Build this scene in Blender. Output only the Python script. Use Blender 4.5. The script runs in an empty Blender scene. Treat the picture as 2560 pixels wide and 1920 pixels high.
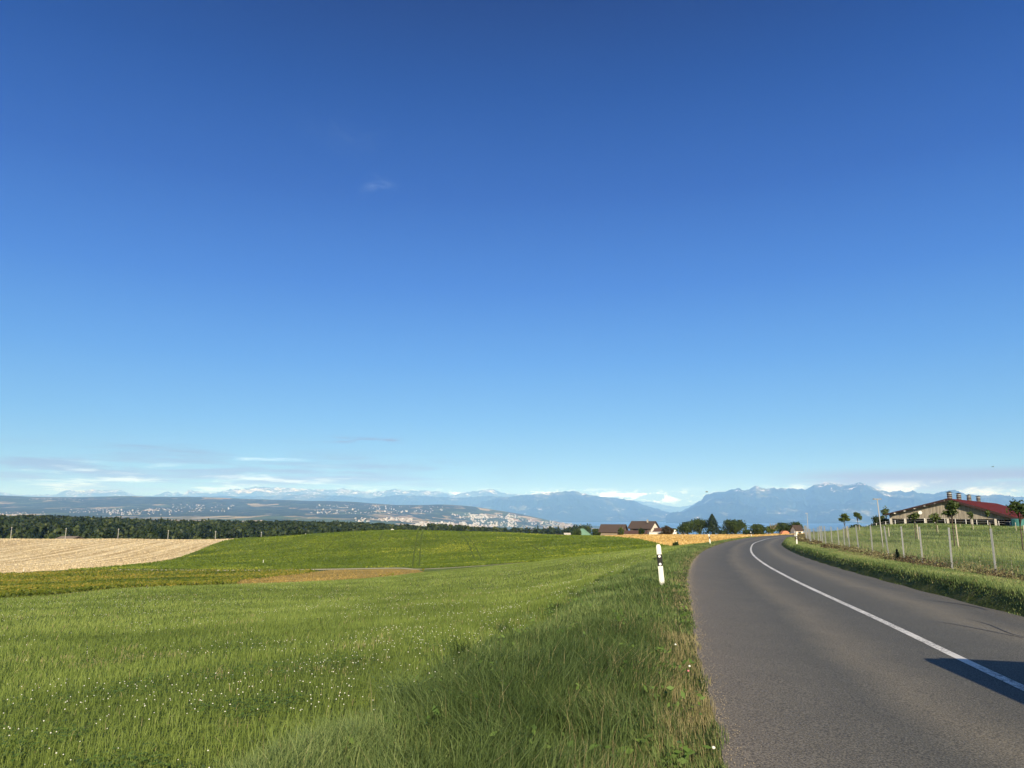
import bpy, math, random
import numpy as np
from mathutils import Vector, Matrix
from mathutils.geometry import delaunay_2d_cdt

random.seed(7)
rng = np.random.default_rng(11)
R = math.radians
scene = bpy.context.scene
COL = scene.collection

# ------------------------------------------------------------------ camera
CAM_H = 1.6
FPX = 1849.0                       # focal length in photograph pixels (2560 wide)
PITCH = math.atan(325 / FPX)
cd = bpy.data.cameras.new('camera')
cd.sensor_width = 36.0
cd.lens = FPX / 2560 * 36.0
cd.clip_start = 0.1
cd.clip_end = 300000
cam = bpy.data.objects.new('camera', cd)
COL.objects.link(cam)
cam.location = (0, 0, CAM_H)
cam.rotation_euler = (math.pi / 2 + PITCH, 0, 0)
scene.camera = cam

# ------------------------------------------------------------------ light
SUN_EL, SUN_AZ = R(26), R(174)     # azimuth clockwise from +Y (the viewing direction)
EXPOSURE = 0.55
sun_vec = Vector((math.sin(SUN_AZ) * math.cos(SUN_EL), math.cos(SUN_AZ) * math.cos(SUN_EL), math.sin(SUN_EL)))
sl = bpy.data.lights.new('sun', 'SUN')
sl.energy = 5.0
sl.angle = R(0.5)
sl.color = (1.0, 0.88, 0.70)
so = bpy.data.objects.new('sun', sl)
COL.objects.link(so)
so.location = (0, -50, 80)
so.rotation_euler = sun_vec.to_track_quat('Z', 'Y').to_euler()


def nn(nt, kind, loc=(0, 0), **kw):
    n = nt.nodes.new(kind)
    for k, v in kw.items():
        setattr(n, k, v)
    return n


class NT:
    """small helper to write node graphs as expressions"""
    def __init__(self, nt):
        self.nt = nt

    def link(self, a, b):
        self.nt.links.new(a, b)

    def _in(self, sock, v):
        if hasattr(v, 'links') or isinstance(v, bpy.types.NodeSocket):
            self.nt.links.new(v, sock)
        else:
            sock.default_value = v

    def math(self, op, a, b=0.0, c=None, clamp=False):
        n = self.nt.nodes.new('ShaderNodeMath')
        n.operation = op
        n.use_clamp = clamp
        self._in(n.inputs[0], a)
        self._in(n.inputs[1], b)
        if c is not None:
            self._in(n.inputs[2], c)
        return n.outputs[0]

    def add(self, a, b): return self.math('ADD', a, b)
    def sub(self, a, b): return self.math('SUBTRACT', a, b)
    def mul(self, a, b): return self.math('MULTIPLY', a, b)

    def sstep(self, v, lo, hi, a=0.0, b=1.0):
        n = self.nt.nodes.new('ShaderNodeMapRange')
        n.interpolation_type = 'SMOOTHSTEP'
        self._in(n.inputs['Value'], v)
        n.inputs['From Min'].default_value = lo
        n.inputs['From Max'].default_value = hi
        n.inputs['To Min'].default_value = a
        n.inputs['To Max'].default_value = b
        return n.outputs['Result']

    def mix(self, f, a, b, mode='MIX'):
        n = self.nt.nodes.new('ShaderNodeMix')
        n.data_type = 'RGBA'
        n.blend_type = mode
        self._in(n.inputs[0], f)
        for s, v in ((n.inputs[6], a), (n.inputs[7], b)):
            if isinstance(v, tuple):
                s.default_value = (*v, 1) if len(v) == 3 else v
            else:
                self.nt.links.new(v, s)
        return n.outputs[2]

    def noise(self, vec, scale, detail=4, rough=0.55, dist=0.0, out='Fac'):
        n = self.nt.nodes.new('ShaderNodeTexNoise')
        if vec is not None:
            self.nt.links.new(vec, n.inputs['Vector'])
        n.inputs['Scale'].default_value = scale
        n.inputs['Detail'].default_value = detail
        n.inputs['Roughness'].default_value = rough
        n.inputs['Distortion'].default_value = dist
        return n.outputs[out]

    def vor(self, vec, scale, feature='F1', out='Distance', rand=1.0):
        n = self.nt.nodes.new('ShaderNodeTexVoronoi')
        n.feature = feature
        if vec is not None:
            self.nt.links.new(vec, n.inputs['Vector'])
        n.inputs['Scale'].default_value = scale
        n.inputs['Randomness'].default_value = rand
        return n.outputs[out]

    def mapping(self, vec, scale=(1, 1, 1), rot=(0, 0, 0), loc=(0, 0, 0)):
        n = self.nt.nodes.new('ShaderNodeMapping')
        self.nt.links.new(vec, n.inputs['Vector'])
        n.inputs['Scale'].default_value = scale
        n.inputs['Rotation'].default_value = rot
        n.inputs['Location'].default_value = loc
        return n.outputs[0]

    def pos(self):
        return self.nt.nodes.new('ShaderNodeNewGeometry').outputs['Position']

    def obj(self):
        return self.nt.nodes.new('ShaderNodeTexCoord').outputs['Object']

    def attr(self, name, out='Fac'):
        n = self.nt.nodes.new('ShaderNodeAttribute')
        n.attribute_name = name
        return n.outputs[out]

    def ramp(self, fac, stops, interp='LINEAR'):
        n = self.nt.nodes.new('ShaderNodeValToRGB')
        n.color_ramp.interpolation = interp
        el = n.color_ramp.elements
        while len(el) < len(stops):
            el.new(0.5)
        for e, (p, c) in zip(el, stops):
            e.position = p
            e.color = (*c, 1)
        self._in(n.inputs[0], fac)
        return n.outputs[0]

    def bump(self, h, strength=0.3, dist=0.1):
        n = self.nt.nodes.new('ShaderNodeBump')
        n.inputs['Strength'].default_value = strength
        n.inputs['Distance'].default_value = dist
        self.nt.links.new(h, n.inputs['Height'])
        return n.outputs[0]


# ------------------------------------------------------------------ sky
world = bpy.data.worlds.new('World')
scene.world = world
world.use_nodes = True
wnt = world.node_tree
wnt.nodes.clear()
W = NT(wnt)
SKY_K = 0.11
sky = wnt.nodes.new('ShaderNodeTexSky')
sky.sky_type = 'NISHITA'
sky.sun_disc = False
sky.sun_elevation = SUN_EL
sky.sun_rotation = SUN_AZ
sky.altitude = 700
sky.air_density = 1.0
sky.dust_density = 0.25
sky.ozone_density = 3.0
tc = wnt.nodes.new('ShaderNodeTexCoord')
sx = wnt.nodes.new('ShaderNodeSeparateXYZ')
wnt.links.new(tc.outputs['Generated'], sx.inputs[0])
az = W.math('ARCTAN2', sx.outputs[0], sx.outputs[1])
el = W.math('ARCSINE', sx.outputs[2])
cb = wnt.nodes.new('ShaderNodeCombineXYZ')
wnt.links.new(az, cb.inputs[0])
wnt.links.new(el, cb.inputs[1])
AE = cb.outputs[0]


def wmask(a0, a1, e0, e1, fa=0.06, fe=0.01):
    m = W.mul(W.sstep(az, a0 - fa, a0 + fa), W.sstep(az, a1 - fa, a1 + fa, 1, 0))
    return W.mul(m, W.mul(W.sstep(el, e0 - fe, e0 + fe), W.sstep(el, e1 - fe, e1 + fe, 1, 0)))


def streaks(sx_, sy_, seed, lo, hi, scale=1.0, detail=6, dist=0.0):
    v = W.mapping(AE, scale=(sx_, sy_, 1), loc=(seed, seed * 0.37, seed))
    return W.sstep(W.noise(v, scale, detail, 0.6, dist), lo, hi)


thin = W.mul(streaks(7, 75, 3.1, 0.42, 0.62), wmask(-0.75, -0.08, 0.022, 0.072, 0.16, 0.016))
thin2 = W.mul(streaks(5, 60, 8.3, 0.52, 0.72), wmask(-0.62, -0.30, 0.03, 0.09, 0.1, 0.014))
bank = W.mul(streaks(7, 60, 5.7, 0.30, 0.52), wmask(0.37, 0.95, 0.024, 0.050, 0.06, 0.007))
puff = W.mul(streaks(42, 110, 1.9, 0.50, 0.60, detail=4), wmask(-0.32, 0.24, 0.014, 0.030, 0.08, 0.006))
puff2 = W.mul(streaks(22, 60, 4.4, 0.44, 0.60, detail=5), wmask(0.34, 0.70, 0.012, 0.036, 0.06, 0.006))
veil = W.mul(streaks(4, 28, 9.1, 0.40, 0.80), wmask(-1.2, 1.2, -0.01, 0.05, 0.1, 0.02))
dash = W.mul(streaks(16, 170, 2.2, 0.45, 0.62), wmask(-0.245, -0.15, 0.093, 0.099, 0.02, 0.003))
wisp = W.mul(streaks(14, 26, 6.6, 0.45, 0.95, dist=0.8), wmask(-0.205, -0.175, 0.418, 0.438, 0.020, 0.012))
wisp2 = W.mul(streaks(9, 14, 7.7, 0.45, 1.0, dist=0.8), wmask(-0.27, -0.20, 0.47, 0.55, 0.04, 0.03))
WHITE = tuple(c / SKY_K for c in (1.05, 1.25, 1.7))
GREY = tuple(c / SKY_K for c in (0.15, 0.15, 0.24))
PALE = tuple(c / SKY_K for c in (0.30, 0.42, 0.62))
LAV = tuple(c / SKY_K for c in (0.17, 0.13, 0.14))
def srgb(r, g, b_, k=1.0):
    return tuple(k * ((c_ / 255 + 0.055) / 1.055) ** 2.4 / SKY_K / 2 ** EXPOSURE for c_ in (r, g, b_))


ramp_fac = W.math('DIVIDE', W.add(el, 0.10), 1.10)
EL = lambda e: (e + 0.10) / 1.10
grad = W.ramp(ramp_fac, [(EL(-0.10), srgb(140, 180, 215)), (EL(0.0), srgb(138, 180, 218)), (EL(0.06), srgb(126, 182, 228)), (EL(0.12), srgb(106, 170, 234)),
                         (EL(0.20), srgb(84, 150, 230)), (EL(0.30), srgb(60, 122, 214)), (EL(0.42), srgb(38, 93, 184)), (EL(0.55), srgb(15, 71, 155)),
                         (EL(0.66), srgb(4, 50, 124)), (EL(1.0), srgb(8, 38, 90))])
wc = W.mix(W.sstep(sx.outputs[1], 0.15, -0.75, 0.05, 0.85), grad, sky.outputs[0])
wc0 = wc
wc = W.mix(W.mul(veil, 0.12), wc, GREY)
wc = W.mix(W.mul(thin2, 0.8), wc, GREY)
wc = W.mix(W.mul(thin, 0.75), wc, GREY)
wc = W.mix(W.mul(W.mul(streaks(9, 90, 3.9, 0.40, 0.6), wmask(-0.38, -0.29, 0.0675, 0.0700, 0.03, 0.002)), 0.6), wc, WHITE)
wc = W.mix(W.mul(W.mul(streaks(11, 95, 12.1, 0.50, 0.66), wmask(-0.62, -0.2, 0.018, 0.055, 0.1, 0.012)), 0.40), wc, WHITE)
wc = W.mix(W.mul(bank, 0.95), wc, LAV)
wc = W.mix(W.mul(puff2, 0.55), wc, WHITE)
wc = W.mix(W.mul(puff, 0.75), wc, WHITE)
wc = W.mix(W.mul(dash, 0.9), wc, GREY)
wc = W.mix(W.mul(wisp, 0.8), wc, PALE)
wc = W.mix(W.mul(wisp2, 0.22), wc, PALE)
bg = wnt.nodes.new('ShaderNodeBackground')
bg.inputs['Strength'].default_value = SKY_K
wnt.links.new(wc, bg.inputs['Color'])
wo = wnt.nodes.new('ShaderNodeOutputWorld')
wnt.links.new(bg.outputs[0], wo.inputs['Surface'])

vs = scene.view_settings
vs.view_transform = 'Standard'
vs.look = 'None'
vs.exposure = EXPOSURE
vs.gamma = 1
vs.use_curve_mapping = False
scene.render.resolution_x, scene.render.resolution_y = 1024, 768
scene.cycles.volume_bounces = 1
scene.cycles.max_bounces = 6
scene.cycles.transparent_max_bounces = 8


# ------------------------------------------------------------------ basic builders
def tag(o, label=None, cat=None, group=None, kind=None):
    if label: o['label'] = label
    if cat: o['category'] = cat
    if group: o['group'] = group
    if kind: o['kind'] = kind
    return o


def empty(name, loc=(0, 0, 0), rz=0.0, label=None, cat=None, group=None):
    o = bpy.data.objects.new(name, None)
    o.empty_display_size = 0.3
    o.location = loc
    o.rotation_euler = (0, 0, rz)
    COL.objects.link(o)
    return tag(o, label, cat, group)


def np_mesh(name, verts, faces, mat, parent=None, attrs=None, cols=None, mats=None, midx=None, smooth=False, loc=None):
    """faces: list of int arrays (n,3) / (n,4)"""
    me = bpy.data.meshes.new(name)
    verts = np.asarray(verts, dtype=np.float32)
    if isinstance(faces, np.ndarray):
        faces = [faces]
    faces = [np.asarray(f, dtype=np.int32) for f in faces if len(f)]
    nl = sum(f.size for f in faces)
    nf = sum(len(f) for f in faces)
    me.vertices.add(len(verts))
    me.vertices.foreach_set('co', verts.ravel())
    me.loops.add(nl)
    me.loops.foreach_set('vertex_index', np.concatenate([f.ravel() for f in faces]))
    me.polygons.add(nf)
    tot = np.concatenate([np.full(len(f), f.shape[1], dtype=np.int32) for f in faces])
    st = np.zeros(nf, dtype=np.int32)
    st[1:] = np.cumsum(tot)[:-1]
    me.polygons.foreach_set('loop_start', st)
    me.polygons.foreach_set('loop_total', tot)
    if midx is not None:
        me.polygons.foreach_set('material_index', np.asarray(midx, dtype=np.int32))
    if smooth:
        me.polygons.foreach_set('use_smooth', np.ones(nf, dtype=bool))
    me.update(calc_edges=True)
    if attrs:
        for k, v in attrs.items():
            a = me.attributes.new(k, 'FLOAT', 'POINT')
            a.data.foreach_set('value', np.asarray(v, dtype=np.float32))
    if cols is not None:
        a = me.attributes.new('tint', 'FLOAT_COLOR', 'POINT')
        c = np.ones((len(verts), 4), dtype=np.float32)
        c[:, :3] = cols
        a.data.foreach_set('color', c.ravel())
    for m in (mats or [mat]):
        me.materials.append(m)
    o = bpy.data.objects.new(name, me)
    COL.objects.link(o)
    if parent is not None:
        o.parent = parent
    if loc is not None:
        o.location = loc
    return o


class MB:
    """collects simple solids into one mesh"""
    def __init__(self):
        self.v, self.f, self.m = [], [], []

    def poly(self, pts, faces, mi=0):
        b = len(self.v)
        self.v += [tuple(p) for p in pts]
        self.f += [tuple(b + i for i in f) for f in faces]
        self.m += [mi] * len(faces)
        return self

    def box(self, c, s, rz=0.0, mi=0, ry=0.0, rx=0.0):
        M = Matrix.Rotation(rz, 3, 'Z') @ Matrix.Rotation(ry, 3, 'Y') @ Matrix.Rotation(rx, 3, 'X')
        p = []
        for i in (-.5, .5):
            for j in (-.5, .5):
                for k in (-.5, .5):
                    p.append(Vector(c) + M @ Vector((i * s[0], j * s[1], k * s[2])))
        return self.poly(p, [(0, 1, 3, 2), (4, 6, 7, 5), (0, 4, 5, 1), (2, 3, 7, 6), (0, 2, 6, 4), (1, 5, 7, 3)], mi)

    def tube(self, pts, rads, n=8, mi=0, cap=True):
        pts = [Vector(p) for p in pts]
        rings = []
        for i, p in enumerate(pts):
            d = (pts[min(i + 1, len(pts) - 1)] - pts[max(i - 1, 0)])
            d = d.normalized() if d.length > 1e-9 else Vector((0, 0, 1))
            a = d.orthogonal().normalized() if abs(d.z) < 0.95 else Vector((1, 0, 0)).cross(d).normalized()
            b = d.cross(a)
            r = rads[i] if hasattr(rads, '__len__') else rads
            rings.append([p + (a * math.cos(2 * math.pi * k / n) + b * math.sin(2 * math.pi * k / n)) * r for k in range(n)])
        base = len(self.v)
        for rg in rings:
            self.v += [tuple(q) for q in rg]
        for i in range(len(rings) - 1):
            for k in range(n):
                a0 = base + i * n + k
                a1 = base + i * n + (k + 1) % n
                self.f.append((a0, a1, a1 + n, a0 + n))
                self.m.append(mi)
        if cap:
            self.f.append(tuple(base + k for k in reversed(range(n))))
            self.f.append(tuple(base + (len(rings) - 1) * n + k for k in range(n)))
            self.m += [mi, mi]
        return self

    def lathe(self, prof, n=12, c=(0, 0, 0), mi=0):
        return self.tube([(c[0], c[1], c[2] + z) for r, z in prof], [max(r, 1e-4) for r, z in prof], n, mi)

    def extrude(self, poly2, y0, y1, mi=0, axis='y'):
        """poly2 in (x,z) extruded along y"""
        n = len(poly2)
        if axis == 'y':
            p = [(x, y0, z) for x, z in poly2] + [(x, y1, z) for x, z in poly2]
        else:
            p = [(y0, x, z) for x, z in poly2] + [(y1, x, z) for x, z in poly2]
        f = [tuple(range(n)), tuple(reversed(range(n, 2 * n)))]
        f += [(i, i + n, (i + 1) % n + n, (i + 1) % n) for i in range(n)]
        return self.poly(p, f, mi)

    def build(self, name, mat, parent=None, loc=None, smooth=False, bevel=0.0, rz=None):
        me = bpy.data.meshes.new(name)
        me.from_pydata(self.v, [], self.f)
        mats = mat if isinstance(mat, (list, tuple)) else [mat]
        for m in mats:
            me.materials.append(m)
        if len(mats) > 1:
            me.polygons.foreach_set('material_index', self.m)
        if smooth:
            me.polygons.foreach_set('use_smooth', [True] * len(me.polygons))
        me.update()
        o = bpy.data.objects.new(name, me)
        COL.objects.link(o)
        if parent is not None: o.parent = parent
        if loc is not None: o.location = loc
        if rz is not None: o.rotation_euler = (0, 0, rz)
        if bevel:
            b = o.modifiers.new('bevel', 'BEVEL')
            b.width = bevel
            b.segments = 2
            b.limit_method = 'ANGLE'
        return o


def copy_tree(o, parent=None):
    c = o.copy()
    COL.objects.link(c)
    if parent is not None:
        c.parent = parent
    for ch in list(o.children):
        copy_tree(ch, c)
    return c


# ------------------------------------------------------------------ materials
def new_mat(name):
    m = bpy.data.materials.new(name)
    m.use_nodes = True
    m.node_tree.nodes.clear()
    return m, NT(m.node_tree)


def finish(m, N, color, rough=0.8, metallic=0.0, normal=None, spec=0.3, alpha=None):
    nt = m.node_tree
    b = nt.nodes.new('ShaderNodeBsdfPrincipled')
    N._in(b.inputs['Base Color'], (*color, 1) if isinstance(color, tuple) else color)
    N._in(b.inputs['Roughness'], rough)
    b.inputs['Metallic'].default_value = metallic
    b.inputs['Specular IOR Level'].default_value = spec
    if normal is not None:
        nt.links.new(normal, b.inputs['Normal'])
    o = nt.nodes.new('ShaderNodeOutputMaterial')
    nt.links.new(b.outputs[0], o.inputs['Surface'])
    return m


def simple(name, c, rough=0.7, metallic=0.0, var=0.25, scale=3.0, spec=0.3):
    m, N = new_mat(name)
    f = N.noise(N.obj(), scale, 5, 0.6)
    d = tuple(x * (1 - var) for x in c)
    l = tuple(min(1, x * (1 + var)) for x in c)
    return finish(m, N, N.mix(f, d, l), rough, metallic, N.bump(f, 0.15, 0.02), spec)


def leafy(name, stops, scale=None, trans=0.35, attr=True):
    """foliage: diffuse + translucent, colour from the tint attribute"""
    m, N = new_mat(name)
    nt = m.node_tree
    col = N.ramp(N.attr('tint', 'Fac'), stops)
    if scale:
        f = N.noise(N.pos(), scale, 3, 0.5)
        col = N.mix(N.sstep(f, 0.35, 0.7), col, N.mix(0.5, col, stops[0][1]))
    d = nt.nodes.new('ShaderNodeBsdfPrincipled')
    nt.links.new(col, d.inputs['Base Color'])
    d.inputs['Roughness'].default_value = 0.55
    d.inputs['Specular IOR Level'].default_value = 0.25
    t = nt.nodes.new('ShaderNodeBsdfTranslucent')
    nt.links.new(col, t.inputs['Color'])
    mx = nt.nodes.new('ShaderNodeMixShader')
    mx.inputs[0].default_value = trans
    nt.links.new(d.outputs[0], mx.inputs[1])
    nt.links.new(t.outputs[0], mx.inputs[2])
    o = nt.nodes.new('ShaderNodeOutputMaterial')
    nt.links.new(mx.outputs[0], o.inputs['Surface'])
    return m


M = {}
M['asphalt'], N = new_mat('asphalt')
p = N.pos()
lat = N.attr('lat')
lat_n = N.add(lat, N.mul(N.sub(N.noise(p, 0.35, 3), 0.5), 0.9))
lat_u = N.math('DIVIDE', N.add(lat_n, 3.4), 6.8)
basec = N.ramp(lat_u, [(0.0, (.135, .115, .100)), (0.14, (.098, .090, .081)), (0.26, (.072, .070, .066)), (0.33, (.118, .106, .090)),
                       (0.42, (.076, .073, .068)), (0.52, (.068, .067, .064)), (0.64, (.080, .077, .071)), (0.73, (.128, .115, .096)),
                       (0.84, (.075, .073, .069)), (1.0, (.098, .091, .083))])
fine = N.noise(p, 70, 3, 0.75)
med = N.noise(p, 1.2, 5, 0.6)
c = N.mix(N.sstep(fine, 0.40, 0.62), N.mix(1.0, basec, (.50, .50, .51), 'MULTIPLY'), N.mix(1.0, basec, (1.75, 1.70, 1.62), 'MULTIPLY'))
c = N.mix(N.mul(N.sstep(med, 0.35, 0.7), 0.4), c, N.mix(1.0, c, (.8, .8, .82), 'MULTIPLY'))
spots = N.math('LESS_THAN', N.vor(N.mapping(p, scale=(1, 1, 1)), 1.1, 'F1', 'Distance'), 0.022)
c = N.mix(N.mul(spots, 0.8), c, (.015, .014, .013))
stones = N.sstep(N.vor(p, 75, 'F1', 'Distance'), 0.10, 0.22, 1, 0)
c = N.mix(N.mul(stones, 0.38), c, (.30, .27, .22))
c = N.mix(1.0, c, (1.24, 1.30, 1.24), 'MULTIPLY')
h = N.vor(p, 90, 'F1', 'Distance')
finish(M['asphalt'], N, c, 0.82, 0, N.bump(h, 0.6, 0.004), 0.35)

M['line_paint'], N = new_mat('line_paint')
p = N.pos()
wear = N.sstep(N.noise(p, 22, 5, 0.8), 0.50, 0.55)
wear2 = N.mul(wear, N.sstep(N.noise(p, 0.6, 2), 0.30, 0.55, 0.1, 0.85))
c = N.mix(wear2, N.mix(N.noise(p, 6, 4), (.58, .57, .52), (.80, .79, .75)), (.10, .10, .09))
finish(M['line_paint'], N, c, 0.6, 0, None, 0.3)


def ground_mat(name, stops, s1, s2, fine_amp=0.5, bump=0.5, rot=0.0, stretch=(1, 1, 1), s3=9.0, bdist=0.25):
    m, N = new_mat(name)
    p = N.mapping(N.pos(), scale=stretch, rot=(0, 0, rot))
    a = N.noise(p, s1, 5, 0.6)
    b = N.noise(p, s2, 4, 0.65)
    c3 = N.noise(N.pos(), s3, 3, 0.7)
    f = N.add(N.mul(a, 0.5), N.mul(b, 0.5))
    f = N.add(f, N.mul(N.sub(c3, 0.5), fine_amp))
    f = N.sstep(f, 0.25, 0.75)
    c = N.ramp(f, stops)
    h = N.add(N.mul(c3, 0.6), N.mul(b, 0.4))
    return finish(m, N, c, 0.9, 0, N.bump(h, bump, bdist), 0.15)


M['meadow'] = ground_mat('meadow_soil', [(0, (.065, .095, .016)), (0.5, (.125, .170, .030)), (1, (.200, .245, .055))], 0.12, 1.1, 0.55, 0.7, s3=7)
M['verge'] = ground_mat('verge_soil', [(0, (.035, .050, .010)), (0.5, (.065, .085, .018)), (1, (.13, .12, .045))], 0.5, 3.0, 0.5, 0.6)
M['brown_field'] = ground_mat('beet_field', [(0, (.080, .105, .008)), (0.45, (.165, .175, .012)), (1, (.270, .220, .030))], 0.05, 0.5, 0.6, 0.8, s3=1.6, bdist=0.5)
M['tan_field'] = ground_mat('dry_crop', [(0, (.20, .16, .035)), (0.5, (.36, .25, .06)), (1, (.48, .34, .10))], 0.12, 0.8, 0.5, 0.6, s3=2.5)
M['track'] = ground_mat('farm_track_gravel', [(0, (.40, .35, .22)), (1, (.66, .60, .42))], 0.5, 3, 0.3, 0.2)
M['pasture'] = ground_mat('pasture_soil', [(0, (.070, .095, .028)), (0.5, (.125, .155, .048)), (1, (.200, .215, .080))], 0.25, 1.6, 0.5, 0.7, s3=5)
M['outer'] = ground_mat('outer_soil', [(0, (.04, .06, .02)), (1, (.10, .11, .04))], 0.02, 0.2, 0.4, 0.4)
M['wild'] = ground_mat('wild_grass_soil', [(0, (.05, .07, .02)), (1, (.12, .12, .05))], 0.2, 1.2, 0.5, 0.5)

# green crop on the hill, with yellow-green flushes
M['crop'], N = new_mat('crop')
p = N.pos()
a = N.noise(p, 0.035, 4, 0.6)
b = N.noise(p, 0.22, 4, 0.65)
c3 = N.noise(p, 2.2, 3, 0.7)
f = N.sstep(N.add(N.mul(b, 0.7), N.mul(c3, 0.5)), 0.40, 0.85)
c = N.ramp(f, [(0, (.085, .120, .012)), (0.5, (.150, .195, .020)), (1, (.225, .260, .034))])
c = N.mix(N.mul(N.sstep(N.add(N.mul(b, 0.6), N.mul(a, 0.4)), 0.52, 0.66), 0.65), c, (.260, .280, .026))
finish(M['crop'], N, c, 0.9, 0, N.bump(c3, 0.9, 0.5), 0.15)
M['tramline'] = ground_mat('tramline_soil', [(0, (.070, .105, .014)), (1, (.120, .160, .022))], 0.2, 1.0, 0.4, 0.4)

# stubble and cut straw
def straw_mat(name, rot, base, dark, bright, row=3.0):
    m, N = new_mat(name)
    p = N.pos()
    q = N.mapping(p, rot=(0, 0, rot))
    q2 = N.mapping(q, scale=(0.006, 0.16, 0.1))
    rows = N.noise(q2, row, 4, 0.6, 0.6)
    blot = N.noise(p, 0.03, 4, 0.6)
    fn = N.noise(N.mapping(q, scale=(0.35, 1.6, 1)), 1.4, 4, 0.7)
    f = N.add(N.add(N.mul(rows, 0.65), N.mul(blot, 0.15)), N.mul(fn, 0.35))
    c = N.ramp(N.sstep(f, 0.44, 0.70), [(0, dark), (0.45, base), (1, bright)])
    return finish(m, N, c, 0.9, 0, N.bump(N.add(fn, rows), 0.7, 0.3), 0.1)


M['stubble'] = straw_mat('stubble', R(-94), (.60, .47, .26), (.40, .29, .15), (.82, .70, .44))
M['straw'] = straw_mat('straw', R(14), (.72, .43, .09), (.50, .28, .05), (.92, .62, .19))

# ------------------------------------------------------------------ camera-ray maths used to place the land
def ray(px, py):
    a = (px - 1280) / FPX
    b = (py - 960) / FPX
    return (a, math.cos(PITCH) + b * math.sin(PITCH), math.sin(PITCH) - b * math.cos(PITCH))


def P(px, py, Y):
    r = ray(px, py)
    t = Y / r[1]
    return (r[0] * t, Y, CAM_H + r[2] * t)


# road centre line (plan) and long profile
CL = np.array([(-3.0, -40), (0.6, -16), (2.05, -6), (3.3, 0), (4.25, 4), (5.05, 8), (5.95, 12), (6.9, 16.3), (7.95, 20.9), (9.05, 25.4), (11.0, 33), (14.0, 43.8),
               (17.3, 54.8), (21.6, 68.3), (27.5, 86), (34.6, 105), (42.3, 125), (52.0, 147), (66, 173), (90, 203), (125, 232), (175, 258), (250, 280)], float)


def catmull(P_, n=14):
    P_ = np.vstack([2 * P_[0] - P_[1], P_, 2 * P_[-1] - P_[-2]])
    out = []
    for i in range(1, len(P_) - 2):
        p0, p1, p2, p3 = P_[i - 1:i + 3]
        for k in range(n):
            t = k / n
            out.append(0.5 * ((2 * p1) + (-p0 + p2) * t + (2 * p0 - 5 * p1 + 4 * p2 - p3) * t * t + (-p0 + 3 * p1 - 3 * p2 + p3) * t ** 3))
    out.append(P_[-2])
    return np.array(out)


CLs = catmull(CL)
for _ in range(12):
    CLs[1:-1] = 0.25 * CLs[:-2] + 0.5 * CLs[1:-1] + 0.25 * CLs[2:]
seg = np.diff(CLs, axis=0)
S = np.concatenate([[0], np.cumsum(np.hypot(seg[:, 0], seg[:, 1]))])
TG = np.gradient(CLs, S, axis=0)
TG /= np.hypot(TG[:, 0], TG[:, 1])[:, None]
NR = np.stack([TG[:, 1], -TG[:, 0]], 1)        # to the right
HWL, HWR = 3.05, 2.95


def at_s(s, lat):
    s = np.asarray(s, float)
    x = np.interp(s, S, CLs[:, 0]) + lat * np.interp(s, S, NR[:, 0])
    y = np.interp(s, S, CLs[:, 1]) + lat * np.interp(s, S, NR[:, 1])
    return x, y


def s_of_y(y):
    return float(np.interp(y, CLs[:, 1], S))


def zr_of_y(y):
    return np.interp(y, [-40, 0, 8, 20, 73, 142, 200, 300], [0.1, 0, -.05, -.27, -1.45, -2.75, -3.75, -5.6])


def smooth_zr(s):
    y = np.interp(s, S, CLs[:, 1])
    return sum(zr_of_y(y + d) for d in (-6, -3, 0, 3, 6)) / 5


def road_z(s, lat):
    return smooth_zr(s) - 0.035 * np.asarray(lat)


def nearest(x, y):
    """signed lateral offset and arc length of the nearest centre line point"""
    x = np.atleast_1d(x).astype(float)
    y = np.atleast_1d(y).astype(float)
    lat = np.empty(len(x)); ss = np.empty(len(x))
    A, B = CLs[:-1], CLs[1:]
    D = B - A
    L2 = (D ** 2).sum(1)
    for i in range(0, len(x), 20000):
        px, py = x[i:i + 20000, None], y[i:i + 20000, None]
        t = np.clip(((px - A[:, 0]) * D[:, 0] + (py - A[:, 1]) * D[:, 1]) / L2, 0, 1)
        qx, qy = A[:, 0] + t * D[:, 0], A[:, 1] + t * D[:, 1]
        d2 = (px - qx) ** 2 + (py - qy) ** 2
        k = d2.argmin(1)
        r = np.arange(len(k))
        sd = np.sign((px[:, 0] - qx[r, k]) * D[k, 1] - (py[:, 0] - qy[r, k]) * D[k, 0])
        lat[i:i + 20000] = sd * np.sqrt(d2[r, k])
        ss[i:i + 20000] = S[k] + t[r, k] * np.sqrt(L2[k])
    return lat, ss


# ------------------------------------------------------------------ terrain height: thin plate through surveyed points
ctl = []                                         # (px, py, Y)
# left meadow and its brow
ctl += [(0, 1900, 5.3), (0, 1700, 10), (0, 1600, 17), (0, 1530, 28), (0, 1497, 42)]
ctl += [(-700, 1500, 42), (-700, 1600, 17)]
ctl += [(320, 1560, 22), (320, 1500, 36), (320, 1471, 50)]
ctl += [(640, 1900, 5.2), (640, 1650, 10.2), (640, 1560, 19), (640, 1500, 36), (640, 1460, 60)]
ctl += [(960, 1640, 10), (960, 1530, 22), (960, 1475, 45), (960, 1442, 80)]
ctl += [(1280, 1620, 10), (1280, 1520, 21), (1280, 1450, 48), (1280, 1409, 112)]
ctl += [(1500, 1500, 18), (1540, 1440, 38), (1540, 1388, 118)]
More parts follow.
